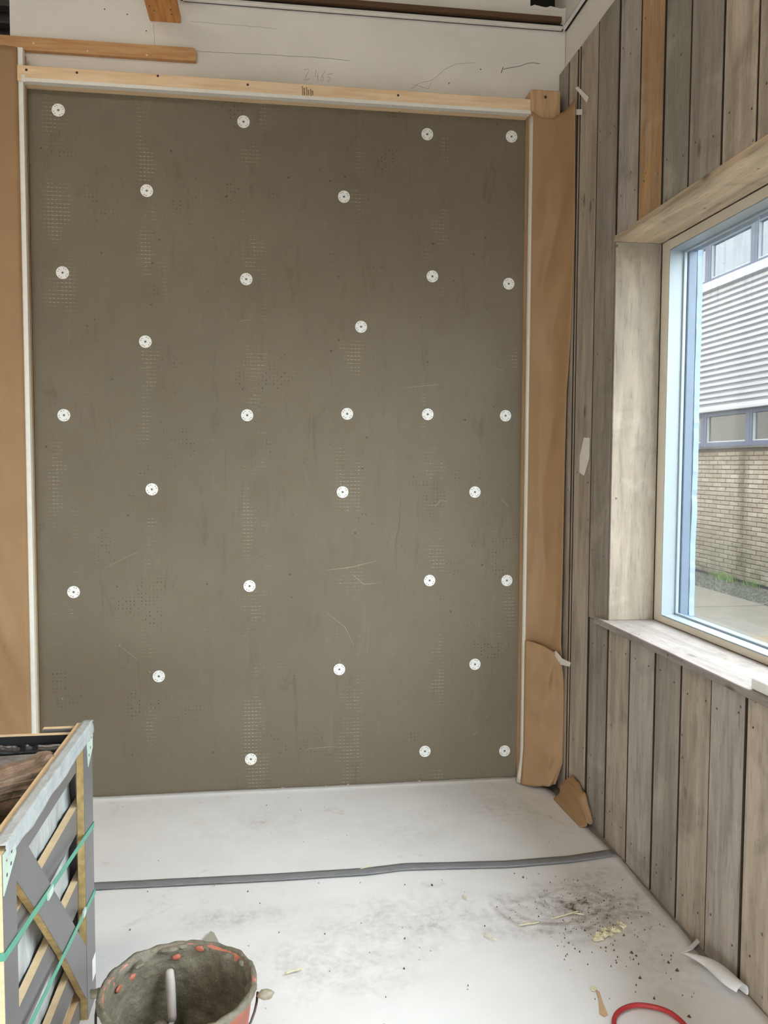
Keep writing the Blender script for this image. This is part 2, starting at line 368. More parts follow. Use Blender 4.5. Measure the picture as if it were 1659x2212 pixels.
for st in ([(520, 285), (600, 265), (618, 310), (560, 420), (520, 490), (640, 470)], [(765, 285), (735, 420), (800, 415)], [(800, 370), (800, 510)],
           [(945, 300), (875, 420), (852, 505), (900, 505), (915, 425), (872, 435)], [(1100, 360), (1012, 372), (985, 430), (1040, 430), (1050, 472), (985, 520)]):
    tube('pencil_mark', [onY(600 + x / 9.217, 120 + y / 9.217, WY) for x, y in st], 0.0009, 'pencil', wb, 5)
structure(box('wall_left', -4.5, JL - .03, FY + .012, 4.1, 0, 3.31, 'plain_wall'))
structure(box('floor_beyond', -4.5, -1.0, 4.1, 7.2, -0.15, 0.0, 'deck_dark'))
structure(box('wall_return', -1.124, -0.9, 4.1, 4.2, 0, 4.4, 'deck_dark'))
structure(box('wall_far_left', -4.7, -4.5, -4.2, 7.2, 0, 4.4, 'plain_wall'))
structure(boxes('wall_rear', [(-4.5, -4.3, -4.4, -4.2, 0, 4.4), (1.2, 1.69, -4.4, -4.2, 0, 4.4), (-4.3, 1.2, -4.4, -4.2, 1.95, 4.4), (-4.3, 1.2, -4.4, -4.2, 0, 0.05)], 'plain_wall'))  # the wide opening is added to let in daylight from behind
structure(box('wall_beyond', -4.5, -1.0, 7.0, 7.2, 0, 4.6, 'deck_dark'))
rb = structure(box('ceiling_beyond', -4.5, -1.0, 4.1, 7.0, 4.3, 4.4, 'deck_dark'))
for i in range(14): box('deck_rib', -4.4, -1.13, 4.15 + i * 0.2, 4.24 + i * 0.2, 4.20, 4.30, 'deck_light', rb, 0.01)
structure(box('trim_1', -2.6, -1.14, 3.95, 4.0, 3.31, 3.445, 'orange_pine'))
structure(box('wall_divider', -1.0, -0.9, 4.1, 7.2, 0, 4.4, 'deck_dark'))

# right wall: masonry with two window openings, faced with scaffold boards
SZ, HZ = 0.892, 2.467
wr = structure(boxes('wall_right', [(1.392, 1.69, -4.2, 4.1, -.15, SZ), (1.392, 1.69, -4.2, 4.1, HZ, 4.4), (1.392, 1.69, WIN[1] + .026, 4.1, SZ, HZ), (1.392, 1.69, WIN2[1], WIN[0], SZ, HZ), (1.392, 1.69, -4.2, WIN2[0], SZ, HZ)], 'plaster'))
wr['worldmesh'] = 1
box('board_backing', 1.386, 1.392, -4.1, 3.86, 0.0, SZ, 'dark_gap', wr)
boxes('board_backing', [(1.386, 1.392, -4.1, 3.86, HZ, 3.40), (1.386, 1.392, WIN[1] + .03, 3.86, SZ, HZ), (1.386, 1.392, WIN2[1], WIN[0], SZ, HZ)], 'dark_gap', wr)
TONES = {'warm': srgb(190, 175, 158), 'grey': srgb(163, 154, 143), 'pale': srgb(186, 177, 167), 'orange': srgb(190, 150, 106), 'olive': srgb(150, 144, 133), 'tan': srgb(200, 184, 165)}
def nail(p, par):
    q = p; n = tube('nail', [(q.x - .0012, q.y, q.z), (q.x + .01, q.y, q.z)], 0.0035, 'screw', None, 8); n.parent = par
    par_loc = Vector((0, 0, 0)); n.matrix_parent_inverse = Matrix.Translation(-par_loc); return n
def plank(y0, y1, z0, z1, tone, nails=()):
    g = 0.0036 + random.random() * 0.0018; dx = random.uniform(-0.0022, 0.0022)
    o = box('plank', RX + dx, 1.388 + dx, min(y0, y1) + g, max(y0, y1) - g, z0, z1, 'board_z', wr, 0.0016)
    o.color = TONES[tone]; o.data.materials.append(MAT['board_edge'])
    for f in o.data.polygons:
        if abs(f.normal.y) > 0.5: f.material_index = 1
    for yy, zz in nails: nail(Vector((RX + dx, yy, zz)), o)
    return o
def nails(y0, y1, *zs): return [(y0 + (y1 - y0) * f + random.uniform(-.012, .012), z + random.uniform(-.03, .03)) for z in zs for f in (0.2, 0.8)]
PT = 3.405
plank(3.72, 3.858, 0.0, PT, 'grey'); plank(3.604, 3.72, 0.0, PT, 'warm'); plank(3.575, 3.604, 0.0, PT, 'pale')
plank(3.37, 3.575, 0.0, PT, 'warm', nails(3.37, 3.575, 0.3, 1.5, 2.7)); plank(3.160, 3.37, 0.894, PT, 'grey', nails(3.16, 3.37, 1.2, 2.0, 2.9))
plank(3.160, 3.362, 0.0, 0.892, 'grey', nails(3.16, 3.36, 0.2, 0.8))
up = [3.160, 2.969, 2.778, 2.595, 2.394, 2.208, 2.01, 1.81, 1.615, 1.42, 1.22, 1.02, 0.82, 0.62, 0.42, 0.22, 0.02]
ut = ['pale', 'orange', 'olive', 'grey', 'tan', 'warm', 'grey', 'pale', 'warm', 'olive', 'tan', 'grey', 'pale', 'warm', 'grey', 'tan']
for i in range(len(up) - 1): plank(up[i + 1], up[i], HZ, PT, ut[i], nails(up[i + 1], up[i], HZ + .12, 3.2))
lo = [3.160, 2.954, 2.742, 2.555, 2.362, 2.168, 1.97, 1.77, 1.57, 1.37, 1.17, 0.97, 0.77, 0.57, 0.37, 0.17, -0.03]
lt = ['warm', 'pale', 'grey', 'warm', 'pale', 'tan', 'grey', 'warm', 'pale', 'grey', 'tan', 'warm', 'olive', 'pale', 'grey', 'warm']
for i in range(len(lo) - 1): plank(lo[i + 1], lo[i], 0.0, 0.892, lt[i], nails(lo[i + 1], lo[i], 0.12, 0.80))
y = -0.05
while y > -4.0:
    plank(y - .2, y, 0.0, 0.892, random.choice(list(TONES)), ()); plank(y - .2, y, HZ, PT, random.choice(list(TONES)), ())
    if y > WIN2[1] + .1: plank(y - .2, y, 0.892, HZ, 'warm', ())
    y -= 0.2
# head, jamb and sill boards
def lining(name, b, mat, col):
    o = box(name, *b, mat, wr, 0.002); o.color = col; return o
lining('jamb_board', (RX - .001, 1.553, WIN[1], WIN[1] + .026, 0.918, 2.441), 'board_z', srgb(164, 152, 135))
lining('head_board', (RX - .004, 1.553, WIN[0], WIN[1] + .012, 2.441, 2.467), 'board_y', srgb(212, 188, 158))
lining('jamb_board', (RX - .001, 1.553, WIN[0] - .026, WIN[0], 0.918, 2.441), 'board_z', srgb(214, 198, 176))
jg = []
for j in range(49):
    z = 0.92 + 1.518 * j / 48; d = 0.0022 + 0.0022 * abs(nz(z * 11, 2.0)) + 0.0018 * abs(nz(z * 37, 5.0)); jg.append((1.5545 - d, z))
prism('open_joint', [(x, WIN[1] - .0008, z) for x, z in jg] + [(1.5555, WIN[1] - .0008, 2.438), (1.5555, WIN[1] - .0008, 0.92)], (0, .01, 0), 'dark_gap', wr)
sill = box('window_sill', 1.334, 1.575, WIN[0] - .1, 3.245, 0.892, 0.918, 'board_y', wr, 0.0025); sill.color = srgb(163, 154, 148)

# the window: timber frame with rebate, beads, glass and outer frame
simple('frame_paint', srgb(226, 216, 198), 0.45, 6, 0.03, 0.04)
simple('frame_white', srgb(154, 165, 172), 0.35, 6, 0.02, 0)
simple('frame_outer', srgb(84, 97, 114), 0.5, 6, 0.04, 0)
simple('sealant', srgb(126, 142, 160), 0.6, 20, 0.06, 0.2)
def window(idx, y0, y1):
    w = empty('window_%d' % idx, (1.6, (y0 + y1) / 2, 0.918)); structure(w)
    yt, zt, zb = y1 - 0.06, 2.402, 0.946
    yb = y0 + 0.06
    for a, b in ((yt, y1 + .012), (y0 - .012, yb)): box('frame_stile', 1.556, 1.615, a, b, 0.919, 2.440, 'frame_paint', w, 0.002)
    box('frame_head', 1.556, 1.615, yb, yt, zt, 2.440, 'frame_paint', w, 0.002); box('frame_rail', 1.556, 1.615, yb, yt, 0.919, zb, 'frame_paint', w, 0.002)
    e = 0.004
    for a, b in ((yt - e, yt), (yb, yb + e)): box('rebate_lining', 1.5565, 1.612, a, b, zb, zt, 'frame_white', w)
    box('rebate_lining', 1.5565, 1.612, yb + e, yt - e, zb, zb + e, 'frame_white', w); box('rebate_lining', 1.5565, 1.612, yb + e, yt - e, zt - e, zt, 'frame_white', w)
    for a, b in ((yt - .012, yt), (yb, yb + .012)): box('glazing_bead', 1.612, 1.626, a, b, zb, zt, 'frame_white', w, 0.002)
    box('glazing_bead', 1.612, 1.626, yb, yt, zb, zb + .012, 'frame_white', w, 0.002); box('glazing_bead', 1.612, 1.626, yb, yt, zt - .012, zt, 'frame_white', w, 0.002)
    box('glass_pane', 1.627, 1.631, yb - .005, yt + .005, zb - .005, zt + .005, 'window_glass', w)
    for a, b in ((yt - .012, y1 + .03), (y0 - .03, yb + .012)): box('outer_stile', 1.632, 1.668, a, b, 0.90, 2.46, 'frame_outer', w, 0.003)
    box('outer_head', 1.632, 1.668, yb, yt, zt - .005, 2.46, 'frame_outer', w, 0.003); box('outer_rail', 1.632, 1.668, yb, yt, 0.90, zb + .004, 'frame_outer', w, 0.003)
    vs = []
    for j in range(61):
        z = zb + (zt - zb) * j / 60; d = 0.014 + 0.006 * nz(z * 9, 3.3) + 0.005 * nz(z * 31, 1.1)
        vs += [(1.669, yt + .03, z), (1.669, yt - d, z), (1.690, yt - d - .002, z), (1.690, yt + .03, z)]
    fs = [(j * 4 + k, j * 4 + (k + 1) % 4, j * 4 + 4 + (k + 1) % 4, j * 4 + 4 + k) for j in range(60) for k in range(4)] + [(0, 1, 2, 3), (240, 241, 242, 243)]
    mesh('sealant_joint', vs, fs, 'sealant', w)
window(1, *WIN); window(2, *WIN2)
w = empty('window_3', (-1.55, -4.3, 0.05)); structure(w)  # added glazing in the unseen rear wall, invented for more daylight
for i in range(5): box('frame_stile', -4.3 + i * 1.36, -4.24 + i * 1.36, -4.34, -4.27, 0.05, 1.95, 'frame_white', w)
for i in range(4):
    a = -4.24 + i * 1.36; b = a + 1.30
    box('frame_rail', a, b, -4.34, -4.27, 0.05, 0.13, 'frame_white', w); box('frame_head', a, b, -4.34, -4.27, 1.89, 1.95, 'frame_white', w)
    box('glass_pane', a, b, -4.308, -4.302, 0.13, 1.89, 'window_glass', w)
structure(box('floor_street', -12, 6, -20, -4.4, -0.25, -0.05, 'concrete'))

# ------------------------------------------------------------------ ceiling profile and timbers above
root = empty('ceiling_edge_profile', (0.5, WY, 3.6)); tag(root, 'white metal angle profile of missing suspended ceiling along the plaster wall', 'ceiling profile')
Z0 = 3.606
box('wall_leg', -0.385, 1.372, WY - .028, WY - .010, Z0, Z0 + .004, 'white_metal', root)
box('wall_leg', -0.385, 1.372, WY - .012, WY - .009, Z0, Z0 + .022, 'white_metal', root)
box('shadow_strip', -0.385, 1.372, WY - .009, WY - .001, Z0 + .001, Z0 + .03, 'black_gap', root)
box('side_leg', 1.364, 1.380, 0.2, WY - .010, Z0, Z0 + .004, 'white_metal', root)
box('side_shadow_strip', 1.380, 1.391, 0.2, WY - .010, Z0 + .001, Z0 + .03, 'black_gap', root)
box('side_leg', -0.385, -0.367, 0.2, WY - .028, Z0, Z0 + .004, 'white_metal', root)
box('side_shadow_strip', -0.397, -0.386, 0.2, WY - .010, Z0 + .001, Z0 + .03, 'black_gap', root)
box('timber_ground', -0.36, 1.36, WY - .030, WY - .001, Z0 + .032, Z0 + .055, 'dark_timber', root)
root = empty('ceiling_board', (-0.46, 2.6, 3.51)); tag(root, 'orange pine board running overhead and ending at the plaster wall', 'board')
box('board', -0.532, -0.397, 0.3, WY - .001, 3.512, 3.542, 'orange_pine', root, 0.003)
for yy in (0.6, 2.2): box('hanger', -0.49, -0.44, yy, yy + .04, 3.542, 4.25, 'orange_pine', root)
for x, y in ((333, 23), (371, 31), (323, 13), (369, 21)):
    p = onZ(x, y, 3.512); tube('nail_hole', [(p.x, p.y, 3.511), (p.x, p.y, 3.515)], 0.004, 'screw', root, 8)
root = empty('wall_batten', (-0.8, WY, 3.36)); tag(root, 'pine batten with rounded end screwed flat on plaster wall at upper left', 'batten')
prism('batten', [(-2.2, WY - .001, 3.335), (-0.331, WY - .001, 3.343), (-0.329, WY - .001, 3.385), (-0.336, WY - .001, 3.397), (-0.35, WY - .001, 3.400), (-2.2, WY - .001, 3.392)], (0, -0.024, 0), 'batten_pine', root)
for x, y in ((72, 93), (189, 110), (317, 119)):
    p = onY(x, y, WY - .026); tube('screw', [(p.x, WY - .0265, p.z), (p.x, WY - .02, p.z)], 0.004, 'white_metal', root, 8)

# ------------------------------------------------------------------ timber surround
root = empty('timber_surround', (0.07, FY, 0)); tag(root, 'raw pine timber frame boxing in the mortar covered panel', 'timber frame')
box('top_beam', JL - .02, JR - .001, FY, WY - .001, BZ, 3.242, 'pine', root, 0.002)
box('post', JR, 1.336, FY, WY - .001, 0, 3.288, 'pine_up', root, 0.004)
box('post', JL - .028, JL, FY + .012, WY - .026, 0, 3.31, 'pine_up', root, 0.003)
for x, y in ((57, 151), (166, 157), (341, 164), (535, 183), (860, 206)):
    p = onY(x, y, FY); tube('screw', [(p.x, FY - .0008, p.z), (p.x, FY + .006, p.z)], 0.0055, 'screw', root, 10)
p = onY(1178, 210, FY); tube('screw', [(p.x, FY - .0008, p.z), (p.x, FY + .006, p.z)], 0.0065, 'screw', root, 10)
simple('grey_stain', srgb(150, 134, 110), 0.8, 40, 0.2, 0)
for x, y0, y1 in ((653, 186, 206), (657, 190, 206), (662, 188, 207), (666, 194, 206), (671, 193, 207), (675, 196, 206)):
    a, b = onY(x, y0, FY), onY(x + 1, y1, FY); tube('grey_stain', [(a.x, FY, a.z), (b.x, FY, b.z)], 0.0022 if x in (653, 662) else 0.003, 'grey_stain', root, 6)

# ------------------------------------------------------------------ mortar panel
panel = tag(box('mortar_backboard', JL + .001, JR - .001, PY, WY - .001, 0.0, BZ - .001, 'mortar_panel'), 'tall grey-brown mortar skimmed backing panel set in the pine frame', 'wall panel')
panel['worldmesh'] = 1
def ridge(px, r, mat='mortar_wet', nm='trowel_ridge'):
    pts = [onY(x, y, PY) for x, y in px]; out = []; rr = []
    for a, b in zip(pts, pts[1:]):
        for i in range(6): out.append(a.lerp(b, i / 6) + Vector((0, 0.0, 0.0012 * nz(i * .7 + a.x * 50, a.z * 40))))
    out.append(pts[-1]); n = len(out); rr = [r * (0.25 + 0.75 * math.sin(math.pi * (i + .3) / (n - .4))) for i in range(n)]
    return tube(nm, out, rr, mat, panel, 6)
ridge([(700, 1232), (760, 1225), (815, 1211)], 0.0028); ridge([(760, 1240), (785, 1262), (815, 1260)], 0.002); ridge([(705, 1322), (745, 1355), (765, 1395)], 0.0016)
ridge([(225, 1228), (270, 1205), (303, 1190)], 0.0014); ridge([(515, 695), (541, 690)], 0.002); ridge([(298, 796), (330, 793)], 0.0018); ridge([(870, 838), (955, 830)], 0.0016)
ridge([(925, 1092), (942, 1092), (952, 1080), (967, 1084)], 0.002); ridge([(1060, 793), (1093, 803)], 0.0014); ridge([(1022, 1588), (1033, 1578)], 0.0022); ridge([(258, 1394), (300, 1428)], 0.0012)
ridge([(655, 1618), (728, 1612)], 0.0012); ridge([(1080, 1075), (1098, 1095)], 0.0012); ridge([(240, 800), (243, 820), (222, 822)], 0.0018, 'mortar_scratch', 'trowel_scratch')
for pp in ([(870, 330), (866, 368)], [(850, 1185), (862, 1140), (868, 1035)], [(461, 820), (466, 755)], [(668, 803), (678, 775)], [(485, 1090), (488, 960)], [(693, 525), (701, 490)], [(905, 1140), (902, 1095), (906, 1070)], [(645, 1640), (662, 1612), (655, 1598)], [(760, 1110), (770, 1100)], [(545, 695), (530, 700)], [(545, 875), (580, 880)], [(855, 1230), (856, 1155)]):
    ridge(pp, 0.0011, 'mortar_scratch', 'trowel_scratch')
def lump(name, c, r, sq, mat, parent, seed, n=2, rz=0.0):
    bm = bmesh.new(); bmesh.ops.create_icosphere(bm, subdivisions=n, radius=1.0)
    for v in bm.verts:
        k = 1 + 0.35 * nz(v.co.x * 1.3 + seed, v.co.y * 1.3, v.co.z * 1.3)
        v.co = Vector((v.co.x * r * sq[0] * k, v.co.y * r * sq[1] * k, v.co.z * r * sq[2] * k))
        v.co = Matrix.Rotation(rz, 3, 'Z') @ v.co + Vector(c)
    return bmobj(name, bm, mat, parent, True)
for i, (x, w) in enumerate(((530, 1.2), (560, 2.4), (610, 1.4), (650, 2.8), (703, 1.0), (752, 1.0), (810, 0.9), (870, 2.2), (905, 1.5), (430, 2.0), (260, 1.2), (985, 1.6), (1060, 1.2))):
    p = onZ(x, 1734 - .0507 * (x - 80), 0.004); lump('adhesive_lump', (p.x, PY - .004, 0.006 + .004 * (i % 3)), 0.008, (w, 0.8, 0.8), 'mortar_wet', panel, i)
for i, (x, y) in enumerate(((134, 1509), (735, 1045), (735, 1030), (733, 1428), (323, 1452), (543, 1250), (258, 1394), (863, 243))):
    p = onY(x, y, PY); lump('adhesive_lump', (p.x, PY - .002, p.z), 0.005, (0.8, 0.9, 1.2), 'mortar_wet', panel, i + 20)

# ------------------------------------------------------------------ fixing washers
def disc_mesh():
    cu = bpy.data.curves.new('washer_outline', 'CURVE'); cu.dimensions = '2D'; cu.fill_mode = 'BOTH'; cu.extrude = 0.0012
    def circ(cx, cy, r, n):
        s = cu.splines.new('POLY'); s.points.add(n - 1); s.use_cyclic_u = True
        for i in range(n): s.points[i].co = (cx + r * math.cos(2 * math.pi * i / n), cy + r * math.sin(2 * math.pi * i / n), 0, 1)
    R = 0.0275; circ(0, 0, R, 40); circ(0, 0, 0.0052, 14)
    for q in range(4):
        for s in (-1, 1):
            a = q * math.pi / 2 + math.pi / 4 + s * 0.24; circ(0.0205 * math.cos(a), 0.0205 * math.sin(a), 0.0024, 8)
    ob = bpy.data.objects.new('washer_outline', cu); COL.objects.link(ob)
    dg = bpy.context.evaluated_depsgraph_get(); dg.update(); m = bpy.data.meshes.new_from_object(ob.evaluated_get(dg)); m.name = 'washer'
    bpy.data.objects.remove(ob); return m
DM = disc_mesh(); DM.materials.clear(); DM.materials.append(MAT['white_plastic'])
bm = bmesh.new(); bmesh.ops.create_cone(bm, cap_ends=True, segments=14, radius1=0.0052, radius2=0.0036, depth=0.002); sm = bpy.data.meshes.new('screw'); bm.to_mesh(sm); bm.free()
simple('zinc_screw', srgb(110, 104, 96), 0.3, 30, 0.1, 0); sm.materials.append(MAT['zinc_screw'])
ROWS = [('top row', [(126, 238), (526, 263), (923, 290), (1105, 295)]), ('second row from the top', [(317, 412), (743, 425)]),
        ('third row from the top', [(135, 589), (532, 603), (934, 597), (1099, 613)]), ('fourth row from the top', [(314, 738), (780, 706)]),
        ('middle row of five', [(138, 897), (534, 897), (750, 894), (924, 895), (1092, 898)]), ('row just below the middle row', [(328, 1057), (740, 1063), (1026, 1063)]),
        ('third row from the floor', [(159, 1279), (539, 1266), (928, 1254), (1095, 1254)]), ('second row from the floor', [(343, 1461), (733, 1446), (1026, 1435)]),
        ('lowest row', [(542, 1640), (918, 1623), (1090, 1622)])]
PLACE = {2: ['left one', 'right one'], 3: ['leftmost', 'middle one', 'rightmost'], 4: ['leftmost', 'second from left', 'third from left', 'rightmost'], 5: ['leftmost', 'second from left', 'central one', 'fourth from left', 'rightmost']}
for rn, pts in ROWS:
    for i, (x, y) in enumerate(pts):
        p = onY(x, y, PY - .0015)
        d = bpy.data.objects.new('fixing_washer', DM); COL.objects.link(d); d.location = (p.x, PY - .0016, p.z); d.rotation_euler = (math.pi / 2, random.uniform(-.5, .5), 0)
        tag(d, 'white perforated washer on mortar panel, %s in the %s' % (PLACE[len(pts)][i], rn), 'washer', 'fixing washers on the mortar panel')
        s = bpy.data.objects.new('screw', sm); COL.objects.link(s); s.parent = d; s.location = (0, 0, -0.0004)

# ------------------------------------------------------------------ masking tape on the frame
def tape_L(name, a, b, w1, w2, along, label):
    pass
t_ = empty('masking_tape', (0.07, FY, BZ)); tag(t_, 'white masking tape along the lower edge of the top pine beam', 'tape')
def tapetop(u, v):
    x = JL - .002 + (JR - JL + .0015) * u; w = 0.0012 * nz(x * 14, 2.0)
    if v <= 0.5: return (x, FY - .0012, BZ + 0.013 + w - (0.0145 + w) * v * 2)
    return (x, FY - .0012 + (0.032 + w) * (v - .5) * 2, BZ - .0012)
sheet('tape_strip', tapetop, 60, 4, 0.0008, 'tape_white', t_, False)
t_ = empty('masking_tape', (JL, FY, 0)); tag(t_, 'white masking tape running down the left post beside brown paper', 'tape')
def tapeleft(u, v):
    z = 0.02 + (3.318 - 0.02) * v; w = 0.0022 * nz(z * 5, 7.0) + 0.0012 * nz(z * 21, 3.0)
    if u <= 0.6: return (JL - .027 + (0.0282) * (u / 0.6) + w * (1 - u / 0.6), FY + .0085, z)
    return (JL + .0012, FY + .0085 + (0.03 + w) * (u - .6) / .4, z)
sheet('tape_strip', tapeleft, 5, 90, 0.0008, 'tape_white', t_, False)
box('torn_end', JL - .002, JL + .013, FY - .0025, FY - .001, 3.172, 3.20, 'tape_white', t_)

# ------------------------------------------------------------------ kraft paper
def kl(u, v):
    x = -2.3 + (1.236 - 0.004) * u; z = 0.004 + 3.314 * v
    s = (x + 1.2) * 2.2 + z * 0.9
    w = 0.045 * nz(s * 3.1, z * .35, 1.0) + 0.030 * nz(s * 7.3, z * .8, 4.0) + 0.003 * nz(x * 20, z * 3, 2)
    k = min(1, (1 - u) * 9)
    return (x, FY + .004 - abs(w) * k - 0.004 * k, min(z, 3.317 - 0.004 * abs(nz(x * 9, 5))))
tag(sheet('kraft_paper', kl, 60, 130, 0.0006, 'kraft'), 'brown kraft masking paper covering the wall left of the panel', 'paper')
EDGE = [(230, 1243), (300, 1243), (500, 1242), (620, 1240), (740, 1232), (850, 1224), (1000, 1220), (1150, 1217), (1300, 1214), (1390, 1212), (1440, 1216), (1500, 1217), (1570, 1221), (1600, 1222), (1640, 1216), (1670, 1206), (1695, 1197)]
def kr(u, v, vtop=240, vbot=1430, off=0.0):
    py = vbot + (vtop - vbot) * v
    a = onY(1146 - 16 * (py - 240) / 1400 + 2, py, FY - .004)
    a.x = JR + .004
    depth = 3.60 + 0.05 * min(1, max(0, (py - 450) / 400))
    b = onY(lerp(EDGE, py), py, depth); b.x = min(b.x, RX - .004)
    p = a.lerp(b, u); z = a.z + (b.z - a.z) * u
    k = math.sin(math.pi * min(1, u))
    fold = abs(nz(u * 1.6 + py * .0042 + off, py * .0021 - u, 11.0)); bul = 0.030 * k + 0.045 * k * (0.25 - fold) + 0.010 * k * nz(u * 2.2 + off, py * .008, 3.0) + 0.004 * k * nz(u * 5, py * .02, 8)
    return p, k, bul
def krtop(u, v):
    p, k, bul = kr(u, v)
    top = -0.022 * math.sin(math.pi * min(1, u * 1.5)) * max(0, v - 0.985) / 0.015
    if u > 0.6 and v > .985: top += 0.06 * ((u - .6) / .4) ** 2 * (v - .985) / .015
    yy = p.y + bul
    if p.x + bul * .3 < 1.345: yy = min(yy, FY - .004)
    return (p.x + bul * .3, yy, p.z + top)
o = sheet('kraft_paper', krtop, 26, 170, 0.0006, 'kraft'); tag(o, 'tall brown kraft paper sheet hung over the right post in the corner', 'paper')
def krlow(u, v):
    p, k, bul = kr(u, v, 1382, 1692, 5.0)
    arch = -0.028 * (u ** 1.6) * 3.2 * max(0.0, v - 0.6) / 0.4
    crease = 0.030 * k * (abs(nz(u * 2.6 - v * 2.2, v * 2.5 + u, 6.0)) - .2) + 0.010 * k * nz(u * 6, v * 6, 2.0)
    flare = 0.0
    if v < 0.25: flare = (0.25 - v) / 0.25
    return (p.x + bul * .2 - 0.012 * flare * (1 - u), min(p.y - 0.012 - 0.012 * k + crease - 0.02 * flare * k, FY - .012), max(0.006, p.z + arch))
o = sheet('kraft_paper', krlow, 22, 40, 0.0006, 'kraft'); tag(o, 'shorter crumpled kraft paper piece at foot of the right post', 'paper')
def whitestrip(u, v):
    z = 0.012 + (3.15) * v; w = 0.002 * nz(z * 6, 4.4)
    fl = 0.02 * max(0, 0.12 - z) / 0.12
    return (JR + .0012 - .002 + (0.0105) * u - fl * (1 - u), FY - .0075 - 0.001 * u, z) if u > .3 else (JR - .0022 - fl, FY - .0075 + 0.03 * (.3 - u) / .3, z)
tag(sheet('masking_tape', whitestrip, 6, 80, 0.0007, 'tape_beige'), 'white masking tape down the left edge of the right post', 'tape')
def scrap_curl(u, v):
    # curled offcut lying along the foot of the board wall
    yy = 3.56 - 0.30 * u; h = 0.02 + 0.115 * math.sin(math.pi * (0.16 + 0.84 * u)) ** .7
    a = v * 2.0
    return (1.285 + 0.012 * u + 0.062 * v + 0.012 * math.sin(a * 3), yy + 0.02 * nz(u * 4, v * 3), 0.006 + h * (v ** 0.8) + 0.022 * nz(u * 6, v * 5, 2) * v)
tag(sheet('kraft_paper_scrap', scrap_curl, 20, 12, 0.0008, 'kraft'), 'crumpled kraft paper scrap curled against the foot of the board wall', 'paper scrap')
def tapepiece(label, px, plane, n=1):
    vs = [onX(x, y, plane) for x, y in px]
    o = prism('masking_tape', vs, (-0.0015, 0, 0), 'tape_white'); tag(o, label, 'tape'); return o
tapepiece('short masking tape strip slanting across boards above the paper corner', [(1243, 190), (1249, 187), (1272, 210), (1268, 222)], RX - .003)
tapepiece('short level masking tape strip holding the paper top to boards', [(1231, 236), (1258, 236), (1258, 248), (1231, 249)], RX - .006)
tapepiece('masking tape strip tying the lower paper to the board wall', [(1195, 1410), (1202, 1406), (1214, 1422), (1233, 1431), (1231, 1440), (1212, 1436)], RX - .045)
tapepiece('torn white tape patch halfway up the first boards', [(1262, 945), (1274, 946), (1273, 990), (1262, 1028), (1252, 1020), (1253, 985)], RX - .004)

# ------------------------------------------------------------------ floor covering
PE_F = [(3.83, 1.195), (3.68, 1.31), (3.30, 1.328), (3.02, 1.345)]
PE_N = [(3.04, 1.352), (2.99, 1.358), (2.76, 1.352), (2.43, 1.350), (2.36, 1.334), (2.24, 1.350), (2.15, 1.356), (2.0, 1.357), (1.2, 1.355), (-3.5, 1.35)]
def pfar(u, v):
    y = 3.829 - (3.829 - 2.998) * v; xr = lerp(sorted(PE_F), y) + 0.003 * nz(y * 25, 1.0); x = -3.6 + (xr + 3.6) * (u ** 0.7)
    z = 0.006 + 0.0025 * nz(x * 2.5, y * 2.5, 0.5) + 0.0012 * nz(x * 7, y * 7, 1)
    if y > 3.80: z += (y - 3.80) * 0.3
    return (x, y, z)
tag(sheet('floor_paper', pfar, 120, 40, 0.001, 'floor_paper'), 'white protective floor paper between the grey tape seam and the panel', 'floor paper')
def pnear(u, v):
    y = 3.03 - 5.5 * (v ** 1.6); xr = lerp(sorted(PE_N), y) + 0.004 * nz(y * 30, 2.0); x = -3.6 + (xr + 3.6) * (u ** 0.7)
    z = 0.0025 + 0.0022 * nz(x * 2.2, y * 2.2, 3.5) + 0.001 * nz(x * 8, y * 8, 1)
    if x > 1.22 and y < 2.33: z += 0.022 * max(0, min(1, (x - 1.22) / .13)) * max(0, min(1, (2.33 - y) / .1))
    return (x, y, max(z, 0.001))
tag(sheet('floor_paper', pnear, 130, 110, 0.001, 'floor_paper'), 'white protective floor paper on the near side of the grey tape seam', 'floor paper')
def ftape(u, v):
    x = -2.2 + 3.548 * u
    y = 3.0 + lerp([(-2.2, 0.02), (-0.65, 0.012), (0.0, -0.005), (0.35, -0.005), (0.5, 0.012), (0.9, -0.018), (1.15, -0.01), (1.35, 0.02)], x) + (v - .5) * 0.052
    return (x, y, 0.0108 + 0.0008 * nz(x * 30, y * 10) + 0.006 * max(0, x - 1.25))
tag(sheet('grey_tape', ftape, 140, 3, 0.0008, 'grey_tape'), 'grey adhesive tape strip sealing the seam of the floor paper', 'tape')

# debris
simple('foam', srgb(222, 214, 180), 0.9, 60, 0.12, 0.5)
simple('kraft_scrap', srgb(206, 170, 134), 0.8, 10, 0.08, 0)
simple('crumb', srgb(84, 72, 60), 0.9, 30, 0.3, 0.2)
def flat_scrap(name, px, z, h, mat, label, cat):
    o = prism(name, [onZ(x, y, z) for x, y in px], (0, 0, h), mat); tag(o, label, cat); return o
flat_scrap('paper_scrap', [(1287, 2138), (1295, 2143), (1303, 2168), (1313, 2192), (1306, 2196), (1296, 2190), (1294, 2160)], 0.006, 0.0012, 'kraft_scrap', 'long tan paper sliver lying on floor beside the red cable', 'paper scrap')
flat_scrap('paper_scrap', [(1276, 2134), (1284, 2132), (1290, 2136), (1284, 2142), (1277, 2139)], 0.006, 0.003, 'foam', 'small yellowish crumb of foam above the tan paper sliver', 'scrap')
bm = bmesh.new()
